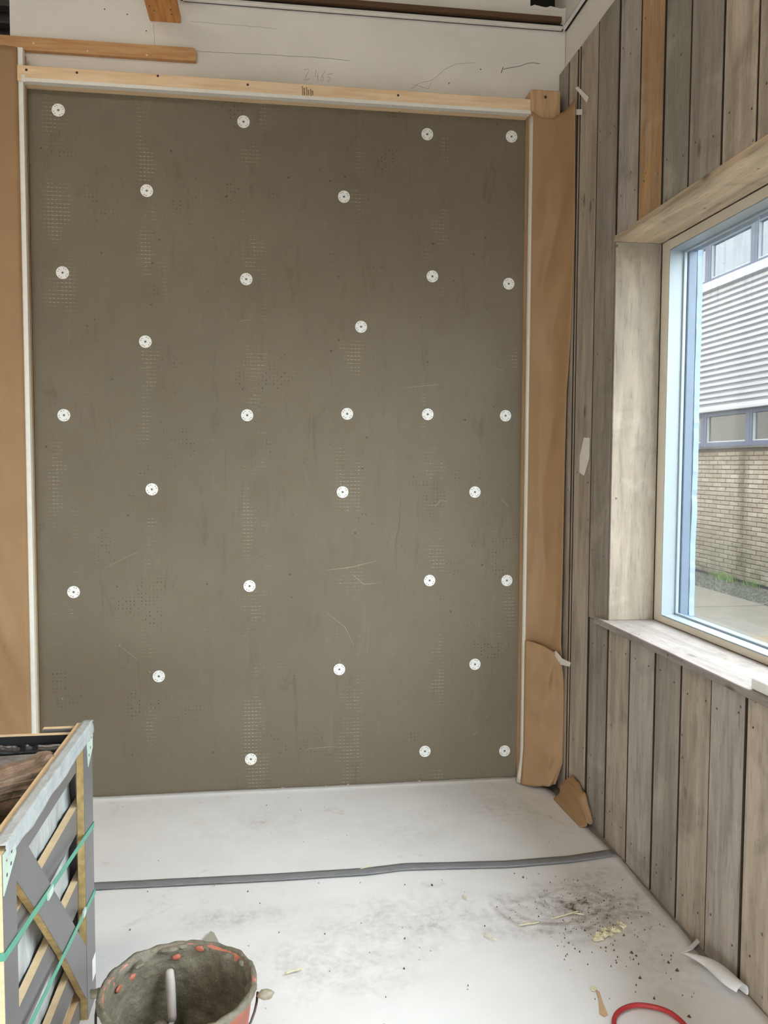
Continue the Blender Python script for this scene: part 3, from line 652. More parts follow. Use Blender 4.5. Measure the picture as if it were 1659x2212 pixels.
for i in range(16):
    p = onZ(1285 + 58 * i / 15 + random.uniform(-4, 4), 2026 - 26 * i / 15 + 4 * math.sin(i * 2.1) + random.uniform(-4, 4), 0.012)
    r = bmesh.ops.create_icosphere(bm, subdivisions=2, radius=1.0)
    for v in r['verts']:
        k = 1 + .9 * nz(v.co.x * 2.4 + i, v.co.y * 2.4, v.co.z * 2.4); v.co = Vector((v.co.x * .012 * k, v.co.y * .010 * k, v.co.z * .007 * k)) + p
tag(bmobj('foam_strip', bm, 'foam'), 'crumbly strip of cream expanding foam beside the dirt smear', 'foam')
for k, (pxs, lab) in enumerate(((((1190, 1985), (1225, 1975), (1250, 1968)), 'thin cream foam shaving in the dirt smear'), (((1240, 1972), (1262, 1976)), 'small curved foam shaving at the darkest dirt patch'), (((1046, 2015), (1055, 2022), (1072, 2030)), 'pale sliver lying left of the dirt smear'), (((1120, 1998), (1165, 1992)), 'foam thread left of the foam strip'), (((778, 1876), (800, 1872)), 'pale flake lying on the seam tape'), (((1000, 1934), (1010, 1942)), 'short pale splinter below the seam tape'), (((615, 2102), (655, 2092)), 'white shaving lying right of the mortar bucket'))):
    q0 = [onZ(x, y, 0.0115) for x, y in pxs]; pts = []
    for a, b in zip(q0, q0[1:]): pts += [a.lerp(b, i / 7) + Vector((.004 * nz(i * 1.7, k, 1), .005 * nz(i * 1.7, k, 5), 0)) for i in range(7)]
    pts.append(q0[-1]); tag(tube('foam_shaving', pts, [0.0018 + 0.0024 * abs(nz(i * .9, k * 3.1, 2)) for i in range(len(pts))], 'foam', None, 6), lab, 'scrap')
def curl(u, v):
    p = Vector((1.266, 2.315, 0.008)).lerp(Vector((1.338, 2.092, 0.02)), u); d = Vector((0.95, 0.31, 0))
    w = 0.006 + 0.034 * math.sin(math.pi * min(1, u * .72)); a = -0.6 + 3.3 * v
    return p + d * (w * math.cos(a) * .8) + Vector((0.012 * math.sin(u * 5), 0, 0.024 + max(-.01, w * math.sin(a) * .8)))
tag(sheet('curled_paper_strip', curl, 26, 12, 0.0008, 'floor_paper'), 'torn curled strip of white floor paper near the board wall', 'paper scrap')
flat_scrap('paper_fold', [(1470, 2056), (1490, 2046), (1505, 2030), (1512, 2036), (1495, 2052), (1472, 2060)], 0.012, 0.004, 'floor_paper', 'small white fold torn up at the floor paper edge', 'paper scrap')
vs, fs = [], []
def crumb(x, y, s):
    n = len(vs); z = 0.0075
    for i in range(5):
        a = 2 * math.pi * i / 5 + random.random(); r = s * random.uniform(.6, 1.2); vs.append((x + r * math.cos(a), y + r * .9 * math.sin(a), z - .004))
    vs.append((x + random.uniform(-.3, .3) * s, y, z + s * .8)); fs.extend([(n + i, n + (i + 1) % 5, n + 5) for i in range(5)])
for i in range(260):
    if i < 150: x, y = random.gauss(1.07, .12), random.gauss(2.62, .12)
    elif i < 200: x, y = random.uniform(.9, 1.3), random.uniform(2.1, 2.55)
    else: x, y = random.uniform(-.5, 1.25), random.uniform(2.15, 3.75)
    if x < 1.31: crumb(x, y, random.choice((.0014, .0018, .0022, .003)) * (1.3 if random.random() < .1 else 1))
for px, py in ((1130, 1898), (933, 1915), (1383, 2116), (1463, 2100), (1489, 2200), (1462, 2099), (1348, 2024), (1364, 2061), (1444, 2083)):
    p = onZ(px, py); crumb(p.x, p.y, .006)
o = tag(mesh('floor_crumbs', vs, fs, 'crumb'), 'dark crumbs of dirt and mortar scattered over the white floor paper', 'crumbs'); o['kind'] = 'stuff'
simple('red_cable', srgb(176, 48, 50), 0.45, 20, 0.06, 0)
cp = []
for i in range(37):
    a = math.pi * (-0.35 + 1.7 * i / 36); cp.append((1.022 + 0.098 * math.cos(a), 2.03 + 0.096 * math.sin(a), 0.014 + .002 * nz(i * .3)))
cp = [(1.4 - .32, 1.2, .014), (1.07, 1.7, .014)] + cp + [(0.95, 1.7, .014), (1.0, 1.2, .014)]
tag(tube('red_cable', cp, 0.0068, 'red_cable', None, 10), 'red electric cable looping on the floor at the bottom edge', 'cable')
# board on the sill
tag(box('white_board', 1.345, 1.50, 1.25, 2.125, 0.919, 0.953, 'white_plastic', None, 0.003), 'thick white board end lying on the window sill', 'board')

# ------------------------------------------------------------------ mortar bucket and tools
BC = (-0.226, 1.93, 0.009); BH = 0.30
root = empty('mortar_bucket', BC); tag(root, 'round orange bucket smeared inside with grey mortar', 'bucket')
simple('orange_rubber', srgb(196, 118, 96), 0.6, 14, 0.14, 0.2)
lathe('tub', [(0.0, 0.0), (0.135, 0.0), (0.142, 0.01), (0.176, BH - .02), (0.183, BH - .018), (0.184, BH - .004), (0.176, BH), (0.170, BH - .006), (0.138, 0.014), (0.0, 0.014)], BC, 'orange_rubber', root)
def coat(r, z, a, i):
    t = z / BH; n = 0.010 * nz(math.cos(a) * 4 + 3, math.sin(a) * 4, z * 14) + 0.006 * abs(nz(math.cos(a) * 9, math.sin(a) * 9, z * 30)) + 0.003 * nz(math.cos(a) * 22, math.sin(a) * 22, z * 90)
    zz = z
    if i == 0: zz = BH - .004 - 0.012 * max(0, nz(math.cos(a) * 3 + 9, math.sin(a) * 3, 1.0)) ; return r, zz
    if r < 0.1: return r, z + n * 1.5
    return r - max(-.0002, 0.003 + n), zz
prof = [(0.1705, BH)] + [(0.1695 - 0.030 * i / 30, BH - .012 - (BH - .10) * i / 30) for i in range(31)] + [(0.12, 0.085), (0.08, 0.078), (0.04, 0.075), (0.0, 0.075)]
lathe('mortar_coat', prof, BC, 'mortar_tub', root, 96, coat)
def rimfn(r, z, a, i): return r + 0.003 * nz(math.cos(a) * 14, math.sin(a) * 14, i * .5), z + 0.006 * max(-.9, nz(math.cos(a) * 6 + 2, math.sin(a) * 6, i * .15)) - .001
lathe('mortar_rim_smear', [(0.171, BH - .012), (0.172, BH + .0015), (0.178, BH + .0035), (0.1845, BH + .0005), (0.186, BH - .012)], BC, 'mortar_tub', root, 128, rimfn)
def inb(px, py, z): return onZ(px, py, z)
for i, (x, y) in enumerate(((210, 2146), (573, 2148))):
    p = inb(x, y, BH - .02); lump('handle_lug', p, 0.015, (1.3, 0.9, 0.7), 'mortar_wet', root, i + 3)
for i, (x, y, s) in enumerate(((393, 2044, 1.0), (365, 2052, 1.8), (300, 2085, 1.0), (520, 2080, 1.0))):
    p = inb(x, y, BH + .002); lump('mortar_lump', p, 0.010, (0.9, s * 1.5, 0.6), 'mortar_tub', root, i + 9, 3, math.atan2(p.y - BC[1], p.x - BC[0]))
for i, (x, y) in enumerate(((258, 2138), (285, 2112), (437, 2060), (380, 2078))):
    a = math.atan2((inb(x, y, .27) - Vector(BC)).y, (inb(x, y, .27) - Vector(BC)).x); z = (0.262, 0.262, 0.288, 0.27)[i]
    r = 0.1625 - 0.03 * (BH - .012 - z) / (BH - .1)
    lump('bare_rubber_patch', (BC[0] + (r + .002) * math.cos(a), BC[1] + (r + .002) * math.sin(a), BC[2] + z), 0.012, (0.30, 1.0, 0.7), 'orange_bare' if 'orange_bare' in MAT else simple('orange_bare', srgb(182, 104, 82), 0.6, 20, 0.1, 0), root, i + 30, 2, a)
tube('wire_handle', [Vector(BC) + Vector((0.187 * math.cos(a), 0.187 * math.sin(a), BH - .035 - .06 * math.sin(a + math.pi))) for a in [math.pi + math.pi * i / 24 for i in range(25)]], 0.003, 'screw', root, 8)
root = empty('bucket_trowel', inb(370, 2190, .16)); tag(root, 'mortar caked trowel with grey handle standing inside the bucket', 'trowel')
simple('caked_handle', srgb(176, 168, 162), 0.7, 26, 0.16, 0.35)
p1, p2 = inb(366, 2093, .262), inb(373, 2207, .165)
tube('handle', [p1, p1.lerp(p2, .04), p1.lerp(p2, .3), p1.lerp(p2, .6), p1.lerp(p2, .9), p2], [0.006, 0.0105, 0.0125, 0.0115, 0.0105, 0.008], 'caked_handle', root, 12)
q = p2 + Vector((-.02, -.035, -.015)); tube('tang', [p2.lerp(p1, .06), p2, p2.lerp(q, .6) + Vector((-.005, 0, -.004)), q], 0.006, 'caked_handle', root, 8)
lump('mortar_lump', p2 + Vector((-.03, .004, -.012)), 0.02, (1.2, 0.9, 0.7), 'mortar_tub', root, 55)
prism('blade', [inb(395, 2178, .105), inb(300, 2178, .105) + Vector((.03, 0, 0)), inb(300, 2240, .10) + Vector((.03, 0, 0)), inb(395, 2240, .10)], (0, 0, 0.003), 'mortar_wet', root)
simple('blade_steel', srgb(168, 164, 150), 0.4, 14, 0.05, 0)
simple('dark_steel', srgb(120, 112, 102), 0.45, 14, 0.08, 0)
root = empty('pointed_trowel', onZ(455, 2030, 0.01)); tag(root, 'pale grey pointed trowel blade lying behind the bucket', 'trowel')
A_ = onZ(455, 2012, .012); prism('blade', [A_, onZ(427, 2046, .012), onZ(440, 2075, .012), onZ(476, 2080, .012), onZ(481, 2052, .012), A_ + Vector((.012, -.012, 0))], (0, 0, 0.002), 'blade_steel', root)
tube('handle', [onZ(458, 2070, .02), onZ(462, 2105, .028), onZ(464, 2120, .028)], [0.005, 0.012, 0.012], 'caked_handle', root, 10)
root = empty('dark_scraper', onZ(300, 2075, 0.01)); tag(root, 'dark pointed scraper blade poking out left behind the bucket', 'scraper')
prism('blade', [onZ(302, 2061, .012), onZ(285, 2088, .012), onZ(300, 2105, .012), onZ(325, 2100, .012), onZ(306, 2076, .012)], (0, 0, 0.002), 'dark_steel', root)

# ------------------------------------------------------------------ stone crate
simple('film_ply', srgb(114, 111, 111), 0.38, 5, 0.08, 0.03)
simple('osb_edge', srgb(196, 168, 112), 0.85, 40, 0.25, 0.3)
simple('ply_edge', srgb(228, 200, 160), 0.75, 20, 0.1, 0.1, (1, 1, 6))
simple('black_film', srgb(34, 34, 38), 0.28, 6, 0.2, 0.25)
simple('green_strap', srgb(86, 160, 134), 0.4, 12, 0.08, 0)
simple('mint_bracket', srgb(196, 214, 200), 0.4, 12, 0.06, 0)
simple('stone', srgb(146, 142, 137), 0.85, 34, 0.35, 0.5, bdist=0.01)
simple('stone_brown', srgb(138, 116, 96), 0.85, 34, 0.4, 0.5, bdist=0.01)
def film():
    t = NT('clear_film'); t.n.remove(t.b); v = t.coord('Object', (3, 3, 1.2)); n = t.noise(v, 5, 5, 0.6, 1.0)
    tr = t.add('ShaderNodeBsdfTransparent'); tr.inputs[0].default_value = (0.92, 0.94, 0.95, 1)
    df = t.add('ShaderNodeBsdfPrincipled'); df.inputs['Base Color'].default_value = srgb(198, 203, 204); df.inputs['Roughness'].default_value = 0.3
    bp = t.add('ShaderNodeBump'); bp.inputs['Strength'].default_value = 0.6; bp.inputs['Distance'].default_value = 0.012; t.l.new(n, bp.inputs['Height']); t.l.new(bp.outputs[0], df.inputs['Normal'])
    mx = t.add('ShaderNodeMixShader'); t.l.new(t.rng(n, 0.3, 0.7, 0.72, 1.0), mx.inputs[0]); t.l.new(tr.outputs[0], mx.inputs[1]); t.l.new(df.outputs[0], mx.inputs[2])
    t.l.new(mx.outputs[0], t.out.inputs[0]); MAT['clear_film'] = t.m
film()
CXR, CXL, CY0, CY1, CZ = -0.505, -1.30, 1.574, 2.345, 0.818
root = empty('stone_crate', ((CXR + CXL) / 2, (CY0 + CY1) / 2, 0.0)); tag(root, 'strapped plywood crate of stone slabs wrapped in clear film', 'crate')
B0 = 0.010
def two_tone(name, b, face, edge, parent, axis='X', t=0.002):
    """film faced board: the pale core shows on the narrow sides"""
    x0, x1, y0, y1, z0, z1 = b
    o = box(name, x0, x1, y0, y1, z0, z1, edge, parent)
    if axis == 'X': boxes('film_face', [(x1 + .0002, x1 + .001, y0 + .0006, y1 - .0006, z0 + .0006, z1 - .0006), (x0 - .001, x0 - .0002, y0 + .0006, y1 - .0006, z0 + .0006, z1 - .0006)], face, o_fix(o))
    else: boxes('film_face', [(x0 + .0006, x1 - .0006, y1 + .0002, y1 + .001, z0 + .0006, z1 - .0006), (x0 + .0006, x1 - .0006, y0 - .001, y0 - .0002, z0 + .0006, z1 - .0006)], face, o_fix(o))
    return o
def o_fix(o): return o
_attach = attach
def attach(o, parent):
    o.parent = parent
    loc = Vector((0, 0, 0)); q = parent
    # a part of a part: its parent mesh is in world coordinates already
    if parent.type == 'EMPTY': loc = Vector(parent.location)
    elif parent.parent is None: loc = Vector(parent.location)
    o.matrix_parent_inverse = Matrix.Translation(-loc)
T = 0.018
# pallet foot
for yy in (CY0 + .02, (CY0 + CY1) / 2 - .04, CY1 - .12): box('pallet_runner', CXL, CXR - T * 2, yy, yy + .09, B0, 0.10, 'pine', root, 0.003)
box('pallet_deck', CXL, CXR - T * 2, CY0 + .02, CY1 - .02, 0.10, 0.122, 'pine', root)
# right side: outer posts, inner slats, brace
two_tone('corner_post', (CXR - T, CXR, CY0, CY0 + .082, B0, CZ - .002), 'film_ply', 'ply_edge', root)
two_tone('corner_post', (CXR - T, CXR, CY1 - .105, CY1, B0 + .02, CZ - .002), 'film_ply', 'osb_edge', root)
two_tone('top_rail', (CXR - 2 * T - .002, CXR - T - .002, CY0 + .01, CY1, 0.722, CZ + .006), 'film_ply', 'ply_edge', root)
for z0, z1 in ((0.555, 0.625), (0.345, 0.420), (0.150, 0.225), (0.03, 0.095)): two_tone('side_slat', (CXR - 2 * T - .002, CXR - T - .002, CY0, CY1, z0, z1), 'film_ply', 'ply_edge', root)
dpoly = [(1.640, 0.742), (1.655, 0.800), (1.705, 0.792), (1.878, 0.613), (2.088, 0.397), (2.238, 0.240), (2.238, 0.09), (2.193, 0.137), (2.007, 0.356), (1.812, 0.566)]
o = prism('diagonal_brace', [(CXR - T + .001, y, z) for y, z in dpoly], (T - .002, 0, 0), 'osb_edge', root)
prism('film_face', [(CXR - .0008, y, z) for y, z in dpoly], (.001, 0, 0), 'film_ply', o)
# other sides
for x0 in (CXL, CXR - T * 2 - .09): two_tone('corner_post', (x0, x0 + .085, CY1 - T, CY1, B0, CZ - .002), 'film_ply', 'ply_edge', root, 'Y')
for x0 in (CXL, CXR - T - .085): two_tone('corner_post', (x0, x0 + .085, CY0, CY0 + T, B0, CZ - .002), 'film_ply', 'ply_edge', root, 'Y')
two_tone('top_rail', (CXL, CXR - T * 2 - .004, CY1 - 2 * T - .03, CY1 - T - .03, 0.72, CZ - .004), 'black_film', 'ply_edge', root, 'Y')
for z0, z1 in ((0.735, CZ - .004), (0.53, 0.6), (0.30, 0.38), (0.12, 0.19)): two_tone('side_slat', (CXL, CXR - T * 2 - .004, CY0 + T + .002, CY0 + 2 * T, z0, z1), 'film_ply', 'ply_edge', root, 'Y')
for z0, z1 in ((0.53, 0.6), (0.30, 0.38), (0.12, 0.19)): two_tone('side_slat', (CXL, CXR - T * 2 - .004, CY1 - 2 * T - .002, CY1 - T - .002, z0, z1), 'film_ply', 'ply_edge', root, 'Y')
two_tone('top_rail', (CXL, CXL + T, CY0 + .01, CY1 - .06, 0.735, CZ), 'film_ply', 'ply_edge', root)
for z0, z1 in ((0.55, 0.625), (0.345, 0.42), (0.15, 0.225)): two_tone('side_slat', (CXL, CXL + T, CY0 + .04, CY1 - .06, z0, z1), 'film_ply', 'ply_edge', root)
# linings of film
def liner(u, v):
    y = CY0 + .03 + (CY1 - CY0 - .10) * u; z = 0.13 + 0.61 * v
    return (CXR - 2 * T - .006 - .010 * abs(nz(y * 9, z * 7, 1)) - .006 * abs(nz(y * 22 + z * 9, z * 11, 3)), y, z)
sheet('clear_film_liner', liner, 40, 34, 0.0, 'clear_film', root)
def bliner(u, v):
    x = CXL + .03 + (CXR - CXL - 2 * T - .05) * u; z = 0.40 + (0.79 - 0.40) * v
    rag = 0.010 * nz(x * 60, 4.0) * max(0, v - .9) * 10
    return (x, CY1 - 2 * T - .036 - .006 * abs(nz(x * 18 + z * 10, z * 6, 5)), z + rag)
sheet('black_film_liner', bliner, 90, 14, 0.0008, 'black_film', root)
def drape(u, v):
    y = CY0 + .015 + (CY1 - CY0 - .005) * u
    low = 0.046 - 0.014 * (1 - u) ** .7 + 0.012 * nz(y * 7, 2.2)
    if v < .35: return (CXR - T - .006 + (T + .011) * v / .35, y, CZ + .010 + .0015 * nz(y * 14, v * 3))
    t = (v - .35) / .65
    return (CXR + .005 + .004 * nz(y * 13, t * 4) - .002, y, CZ + .008 - low * t)
sheet('clear_film_drape', drape, 46, 12, 0.0006, 'clear_film', root)
# brackets, straps
o = prism('metal_bracket', [(CXR + .0015, CY0 + .001, CZ - .002), (CXR + .0015, CY0 + .075, CZ - .002), (CXR + .0015, CY0 + .078, CZ - .035), (CXR + .0015, CY0 + .001, CZ - .082)], (.0015, 0, 0), 'mint_bracket', root)
for yy, zz in ((.02, .02), (.05, .018), (.02, .05), (.045, .04)): tube('bracket_hole', [(CXR + .002, CY0 + yy, CZ - zz), (CXR + .0034, CY0 + yy, CZ - zz)], 0.004, 'screw', o, 8)
o = prism('metal_bracket', [(CXR + .0015, CY1 - .075, CZ - .002), (CXR + .0015, CY1 - .001, CZ - .002), (CXR + .0015, CY1 - .001, CZ - .065), (CXR + .0015, CY1 - .06, CZ - .10)], (.0015, 0, 0), 'mint_bracket', root)
for yy, zz in ((.02, .03), (.03, .055), (.05, .07)): tube('bracket_hole', [(CXR + .002, CY1 - yy, CZ - zz), (CXR + .0034, CY1 - yy, CZ - zz)], 0.004, 'screw', o, 8)
def strap(z, tilt):
    pts = [(CXR + .003, CY1 + .003, z - tilt), (CXR + .003, CY0 - .003, z + tilt), (CXL - .003, CY0 - .003, z), (CXL - .003, CY1 + .003, z)]
    vs = []
    for (x, y, zz) in pts:
        sx = 1 if x > -.9 else -1; sy = 1 if y > 2 else -1
        vs += [(x, y, zz - .008), (x, y, zz + .008), (x - sx * .001, y - sy * .001, zz + .008), (x - sx * .001, y - sy * .001, zz - .008)]
    fs = [(i * 4 + k, i * 4 + (k + 1) % 4, ((i + 1) % 4) * 4 + (k + 1) % 4, ((i + 1) % 4) * 4 + k) for i in range(4) for k in range(4)]
    s = mesh('green_strap', vs, fs, 'green_strap', root); return s
S1 = strap(0.575, 0.045); S2 = strap(0.365, 0.030)
box('strap_clip', CXR + .0025, CXR + .007, 1.86, 1.90, 0.572, 0.590, 'mint_bracket', S1); box('strap_clip', CXR + .0025, CXR + .007, 2.19, 2.215, 0.345, 0.362, 'mint_bracket', S2)
box('paper_label', CXR + .0012, CXR + .002, CY1 - .045, CY1 - .004, 0.10, 0.16, 'white_plastic', root)
# stones
def slab(label, c, size, rot, mat, seed):
    bm = bmesh.new(); bmesh.ops.create_cube(bm, size=1.0); bmesh.ops.subdivide_edges(bm, edges=bm.edges[:], cuts=9, use_grid_fill=True)
    for v in bm.verts:
        x, y, z = v.co; k = 1 - 0.12 * (abs(2 * z) ** 4)
        px_, py_ = x * size[0] * k, y * size[1] * k
        px_ += 0.025 * nz(y * 3 + seed, seed); py_ += 0.03 * nz(x * 4 + seed, 7.7)
        pz = z * size[2] + 0.014 * nz(px_ * 7 + seed, py_ * 7, seed) + 0.006 * nz(px_ * 25, py_ * 25, z * 8 + seed)
        px_ += 0.008 * nz(z * 9, y * 12, seed); py_ += 0.008 * nz(z * 9 + 3, x * 12, seed)
        v.co = (px_, py_, pz)
    o = bmobj('stone_slab', bm, mat); o.location = c; o.rotation_euler = rot; tag(o, label, 'stone', 'stone slabs in the crate'); return o
slab('pale grey stone slab lying at the back of the crate', (-0.84, 2.205, 0.748), (0.56, 0.13, 0.045), (0.04, 0.0, -0.05), 'stone', 1.0)
slab('brownish rough stone slab on top, poking over the crate side', (-0.70, 1.965, 0.785), (0.44, 0.10, 0.05), (0.0, -0.05, 0.66), 'stone_brown', 2.0)
slab('dark stone slab low in the middle of the crate', (-0.84, 2.06, 0.67), (0.5, 0.2, 0.06), (0.02, 0.03, 0.1), 'stone_brown', 3.0)
slab('light stone slab near the front of the crate', (-0.83, 1.79, 0.69), (0.46, 0.2, 0.05), (0.06, 0.05, -0.1), 'stone', 4.0)
for i, z in enumerate((0.60, 0.50, 0.40, 0.30, 0.20)):
    slab(['stone slab second layer down in the crate', 'stone slab third layer down in the crate', 'stone slab fourth layer down in the crate', 'stone slab fifth layer down in the crate', 'stone slab lowest in the crate'][i], (-0.91, 1.95, z), (0.62, 0.56, 0.07), (0.01, 0.01, 0.05 * (i - 2)), 'stone', 10.0 + i)

# ------------------------------------------------------------------ outside
simple('brick', srgb(176, 164, 148), 0.9, 9, 0.22, 0.4)
simple('brick_joint', srgb(128, 120, 107), 0.95, 20, 0.15, 0.3)
def brickmat():
    t = NT('painted_brick'); oi = t.add('ShaderNodeObjectInfo'); tc = t.add('ShaderNodeTexCoord'); ge = t.add('ShaderNodeNewGeometry')
    sp = t.add('ShaderNodeSeparateXYZ'); t.l.new(ge.outputs['Position'], sp.inputs[0])
    n = t.noise(ge.outputs['Position'], 6, 6, 0.65); n2 = t.noise(ge.outputs['Position'], 30, 4, 0.6)
    c = t.ramp(t.math('ADD', t.math('MULTIPLY', oi.outputs['Random'], .28), t.math('MULTIPLY', n, .72)), [(0.15, srgb(148, 135, 120)), (0.5, srgb(172, 161, 147)), (0.8, srgb(200, 193, 181))])
    c = t.mix(t.rng(n2, .5, .8, 0, .5), c, srgb(118, 106, 92))
    moss = t.math('MULTIPLY', t.rng(sp.outputs[2], 1.0, 0.0), t.rng(n, .35, .6, .2, .8)); c = t.mix(moss, c, srgb(86, 88, 66))
    run = t.math('MULTIPLY', t.rng(t.math('ABSOLUTE', t.math('SUBTRACT', sp.outputs[1], 10.28)), 0.03, 0.16, .7, 0), t.rng(n, .3, .55)); c = t.mix(run, c, srgb(92, 92, 70))
    t.base(c, 0.92); t.bump(n2, 0.5, 0.006); MAT['painted_brick'] = t.m
brickmat()
simple('cladding', srgb(186, 189, 197), 0.45, 3, 0.03, 0)
simple('blue_frame', srgb(88, 100, 126), 0.5, 6, 0.06, 0)
simple('upper_brick', srgb(112, 106, 106), 0.9, 8, 0.2, 0.3)
def panemat(name, col, metal):
    t = NT(name); t.base(col, 0.08); t.b.inputs['Specular IOR Level'].default_value = 1.0; t.b.inputs['Metallic'].default_value = metal; MAT[name] = t.m
panemat('far_pane_low', srgb(120, 122, 120), 0.55); panemat('far_pane_high', srgb(150, 162, 176), 0.8)
simple('blind', srgb(206, 204, 196), 0.8, 4, 0.03, 0)
OX = 6.30
bl = empty('neighbour_building', (OX, 0, 0)); tag(bl, 'building across the yard with white ribbed cladding over pale brick', 'building')
YA, YB = 4.0, 20.0
box('added_low_wing', OX, OX + 3.0, -16.0, YA - .01, 0.0, ADDED_WING, 'added_wing_render', bl); box('added_wing_coping', OX - .05, OX + 3.05, -16.0, YA - .01, ADDED_WING, ADDED_WING + .06, 'upper_brick', bl)  # low wing added out of view, height set to shape sky light indoors
bw = box('brick_wall', OX + .012, OX + .3, YA, YB, 0.0, 1.80, 'brick_joint', bl)
bmq = bmesh.new(); bm_box(bmq, -.012, .05, -.104, .104, -.026, .026, .004); bm_mesh = bpy.data.meshes.new('brick'); bmesh.ops.recalc_face_normals(bmq, faces=bmq.faces); bmq.to_mesh(bm_mesh); bmq.free(); bm_mesh.materials.append(MAT['painted_brick'])
rest = bmesh.new(); nb = 0
for r in range(28):
    z = 0.035 + r * 0.0625
    k = 0; y = YA + .11 + (0.11 if r % 2 else 0)
    while y < YB - .1:
        dx = random.uniform(-.004, .003)
        if 9.70 <= y <= 11.95 and nb < 300:
            o = bpy.data.objects.new('brick', bm_mesh); COL.objects.link(o); o.parent = bw; o.matrix_parent_inverse = Matrix.Identity(4)
            o.location = (OX + .012 + dx, y, z); nb += 1
        else: bm_box(rest, OX + dx, OX + .03, y - .104, y + .104, z - .026, z + .026)
        y += 0.22
o = bmobj('brick_courses', rest, 'painted_brick', bw); o['kind'] = 'stuff'
box('window_band_sill', OX - .05, OX + .1, YA, YB, 1.80, 1.825, 'upper_brick', bl)
# ribbed cladding in sheets
def ribbed(y0, y1, z0, z1):
    vs, fs = [], []; n = int(round((z1 - z0) / 0.081)); prof = []
    for i in range(n):
        z = z0 + i * 0.081; prof += [(0.0, z), (0.0, z + .040), (0.045, z + .044), (0.045, z + .072)]
    prof.append((0.0, z0 + n * .081)); m = len(prof)
    for y in (y0, y1):
        vs += [(OX - .03 + a, y, z) for a, z in prof]
    vs += [(OX + .05, y0, z0), (OX + .05, y0, z0 + n * .081), (OX + .05, y1, z0), (OX + .05, y1, z0 + n * .081)]
    fs = [(i, i + 1, m + i + 1, m + i) for i in range(m - 1)] + [(2 * m, 2 * m + 1, 2 * m + 3, 2 * m + 2)]
    return mesh('cladding_sheet', vs, fs, 'cladding', bl)
for a, b in ((4.0, 5.0), (5.003, 7.75), (7.753, 10.31), (10.313, 12.6), (12.603, 16.0), (16.003, 20.0)): ribbed(a, b, 2.375, 4.09)
box('drip_trim', OX - .07, OX + .1, YA, YB, 2.325, 2.372, 'cladding', bl, 0.006); box('flashing', OX - .06, OX + .1, YA, YB, 4.078, 4.20, 'cladding', bl, 0.006)
def winband(z0, z1, pane, blind=False):
    box('window_back', OX + .12, OX + .3, YA, YB, z0, z1, 'upper_brick', bl)
    yy = 11.36 + 1.16 * 7
    while yy > YA + 1.0:
        a, b = yy - 1.16, yy
        w = boxes('window', [(OX + .02, OX + .08, a, a + .10, z0, z1), (OX + .02, OX + .08, b - .06, b, z0, z1), (OX + .02, OX + .08, a + .10, b - .06, z0, z0 + .065), (OX + .02, OX + .08, a + .10, b - .06, z1 - .06, z1)], 'blue_frame', bl, 0.004)
        box('sash_bead', OX + .03, OX + .075, b - .085, b - .062, z0 + .066, z1 - .061, 'cladding', w); box('sash_bead', OX + .03, OX + .075, a + .101, b - .086, z0 + .066, z0 + .082, 'cladding', w)
        box('pane', OX + .055, OX + .062, a + .10, b - .06, z0 + .065, z1 - .06, pane, w)
        yy -= 1.16
winband(1.826, 2.324, 'far_pane_low'); winband(4.20, 4.80, 'far_pane_high')
box('upper_wall', OX, OX + .3, YA, YB, 4.80, 4.96, 'upper_brick', bl); box('roof_edge', OX - .12, OX + .5, YA, YB, 4.96, 5.04, 'cladding', bl)
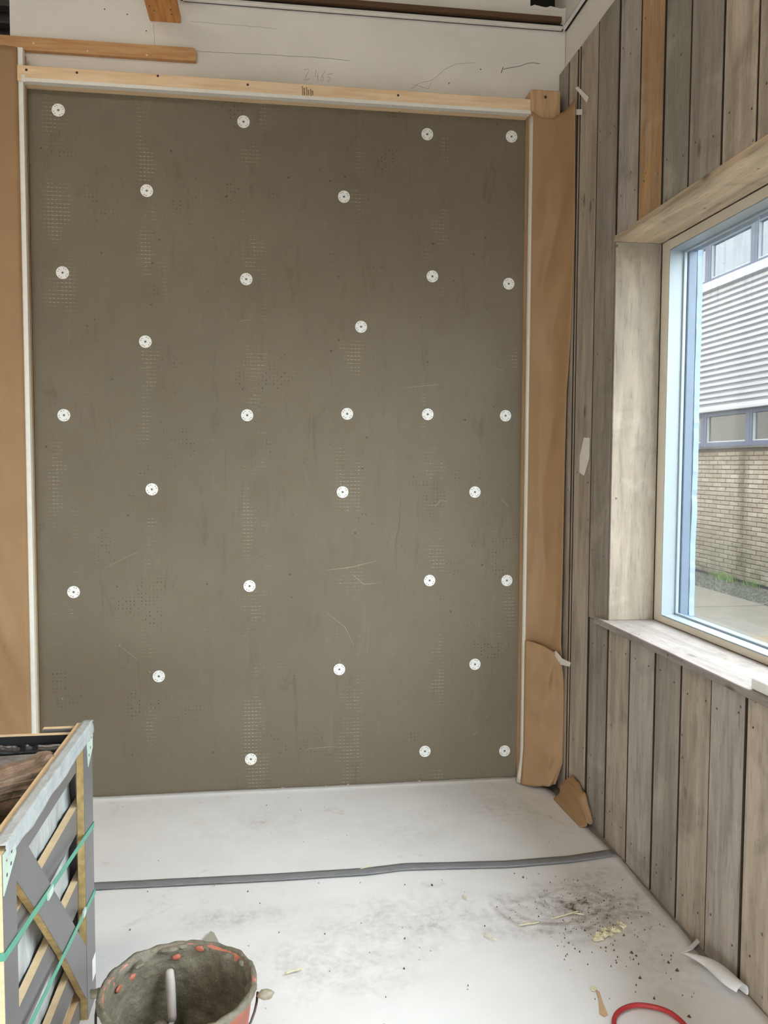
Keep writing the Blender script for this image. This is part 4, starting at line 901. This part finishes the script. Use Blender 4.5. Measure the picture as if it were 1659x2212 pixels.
# yard
simple('slab', srgb(98, 91, 80), 0.85, 5, 0.14, 0.2); simple('slab_ochre', srgb(112, 92, 64), 0.85, 5, 0.14, 0.2); simple('gravel', srgb(78, 78, 68), 0.95, 22, 0.3, 0.6, bdist=0.02); simple('grass', srgb(120, 150, 78), 0.8, 20, 0.2, 0)
yd = structure(box('floor_yard', 1.69, 8.0, -16, 22, -0.2, -0.035, 'gravel'))
for i, x0 in enumerate((1.72, 3.60)):
    for j in range(16):
        o = box('slab', x0, x0 + 1.86, -10.2 + j * 1.55 + .006, -10.2 + (j + 1) * 1.55 - .006, -0.035, -0.004 + .003 * ((i + j) % 2), 'slab_ochre' if (i == 1 and j % 3 == 1) else 'slab', yd, 0.004)
vs, fs = [], []
for i in range(2600):
    x, y = random.uniform(5.48, 6.29), random.uniform(6.5, 12.5); s = random.uniform(.008, .02); n = len(vs)
    for k in range(4): a = k * 1.57 + random.random(); vs.append((x + s * math.cos(a), y + s * math.sin(a), -.035))
    vs.append((x, y, -.035 + s * 1.1)); fs += [(n, n + 1, n + 4), (n + 1, n + 2, n + 4), (n + 2, n + 3, n + 4), (n + 3, n, n + 4)]
o = mesh('gravel_stones', vs, fs, 'gravel', yd); o['kind'] = 'stuff'
def tuft(label, px, py, n, sp):
    c = onZ(px, py, 0.0); vs, fs = [], []
    for i in range(n):
        bx, by = min(c.x + random.gauss(0, sp * .4), OX - .05), c.y + random.gauss(0, sp); h = random.uniform(.04, .11); a = random.uniform(0, 6.28); k = len(vs); w = .006
        a = a if bx < OX - .12 else random.uniform(1.8, 4.4); t = Vector((bx + .04 * math.cos(a), by + .04 * math.sin(a), h)); vs += [(bx - w * math.sin(a), by + w * math.cos(a), -.035), (bx + w * math.sin(a), by - w * math.cos(a), -.035), t, (bx + w * math.cos(a), by + w * math.sin(a), -.035)]; fs += [(k, k + 1, k + 2), (k + 1, k + 3, k + 2), (k + 3, k, k + 2)]
    tag(mesh('grass_tuft', vs, fs, 'grass'), label, 'grass', 'grass along the brick wall')
tuft('green grass tuft at foot of brick wall outside, left one', 1568, 1247, 130, .16); tuft('sparser grass tuft outside near the right edge of the window', 1636, 1262, 40, .1)

# ------------------------------------------------------------------ added ceiling lamps (unseen behind the camera, to brighten the room)
def lamp(x, y, label):
    r = empty('added_ceiling_lamp', (x, y, 3.95)); tag(r, label, 'lamp', 'added ceiling lamps behind the camera')
    box('housing', x - .65, x + .65, y - .10, y + .10, 3.98, 4.05, 'white_metal', r, 0.004)
    for s in (-.5, .5): tube('suspension_wire', [(x + s, y, 4.05), (x + s, y, 4.25)], .003, 'screw', r, 6)
    m = bpy.data.materials.get('added_lamp_diffuser')
    if m is None:
        t = NT('added_lamp_diffuser'); t.base((.9, .85, .75, 1), .5); t.b.inputs['Emission Color'].default_value = (1.0, 0.88, 0.74, 1); t.b.inputs['Emission Strength'].default_value = ADDED_LAMP; m = t.m
    box('diffuser', x - .62, x + .62, y - .08, y + .08, 3.965, 3.98, m, r)
lamp(-1.2, 0.9, 'long ceiling lamp nearest the panel, added unseen behind the camera'); lamp(-1.2, -1.6, 'long ceiling lamp added unseen at the rear of the room')
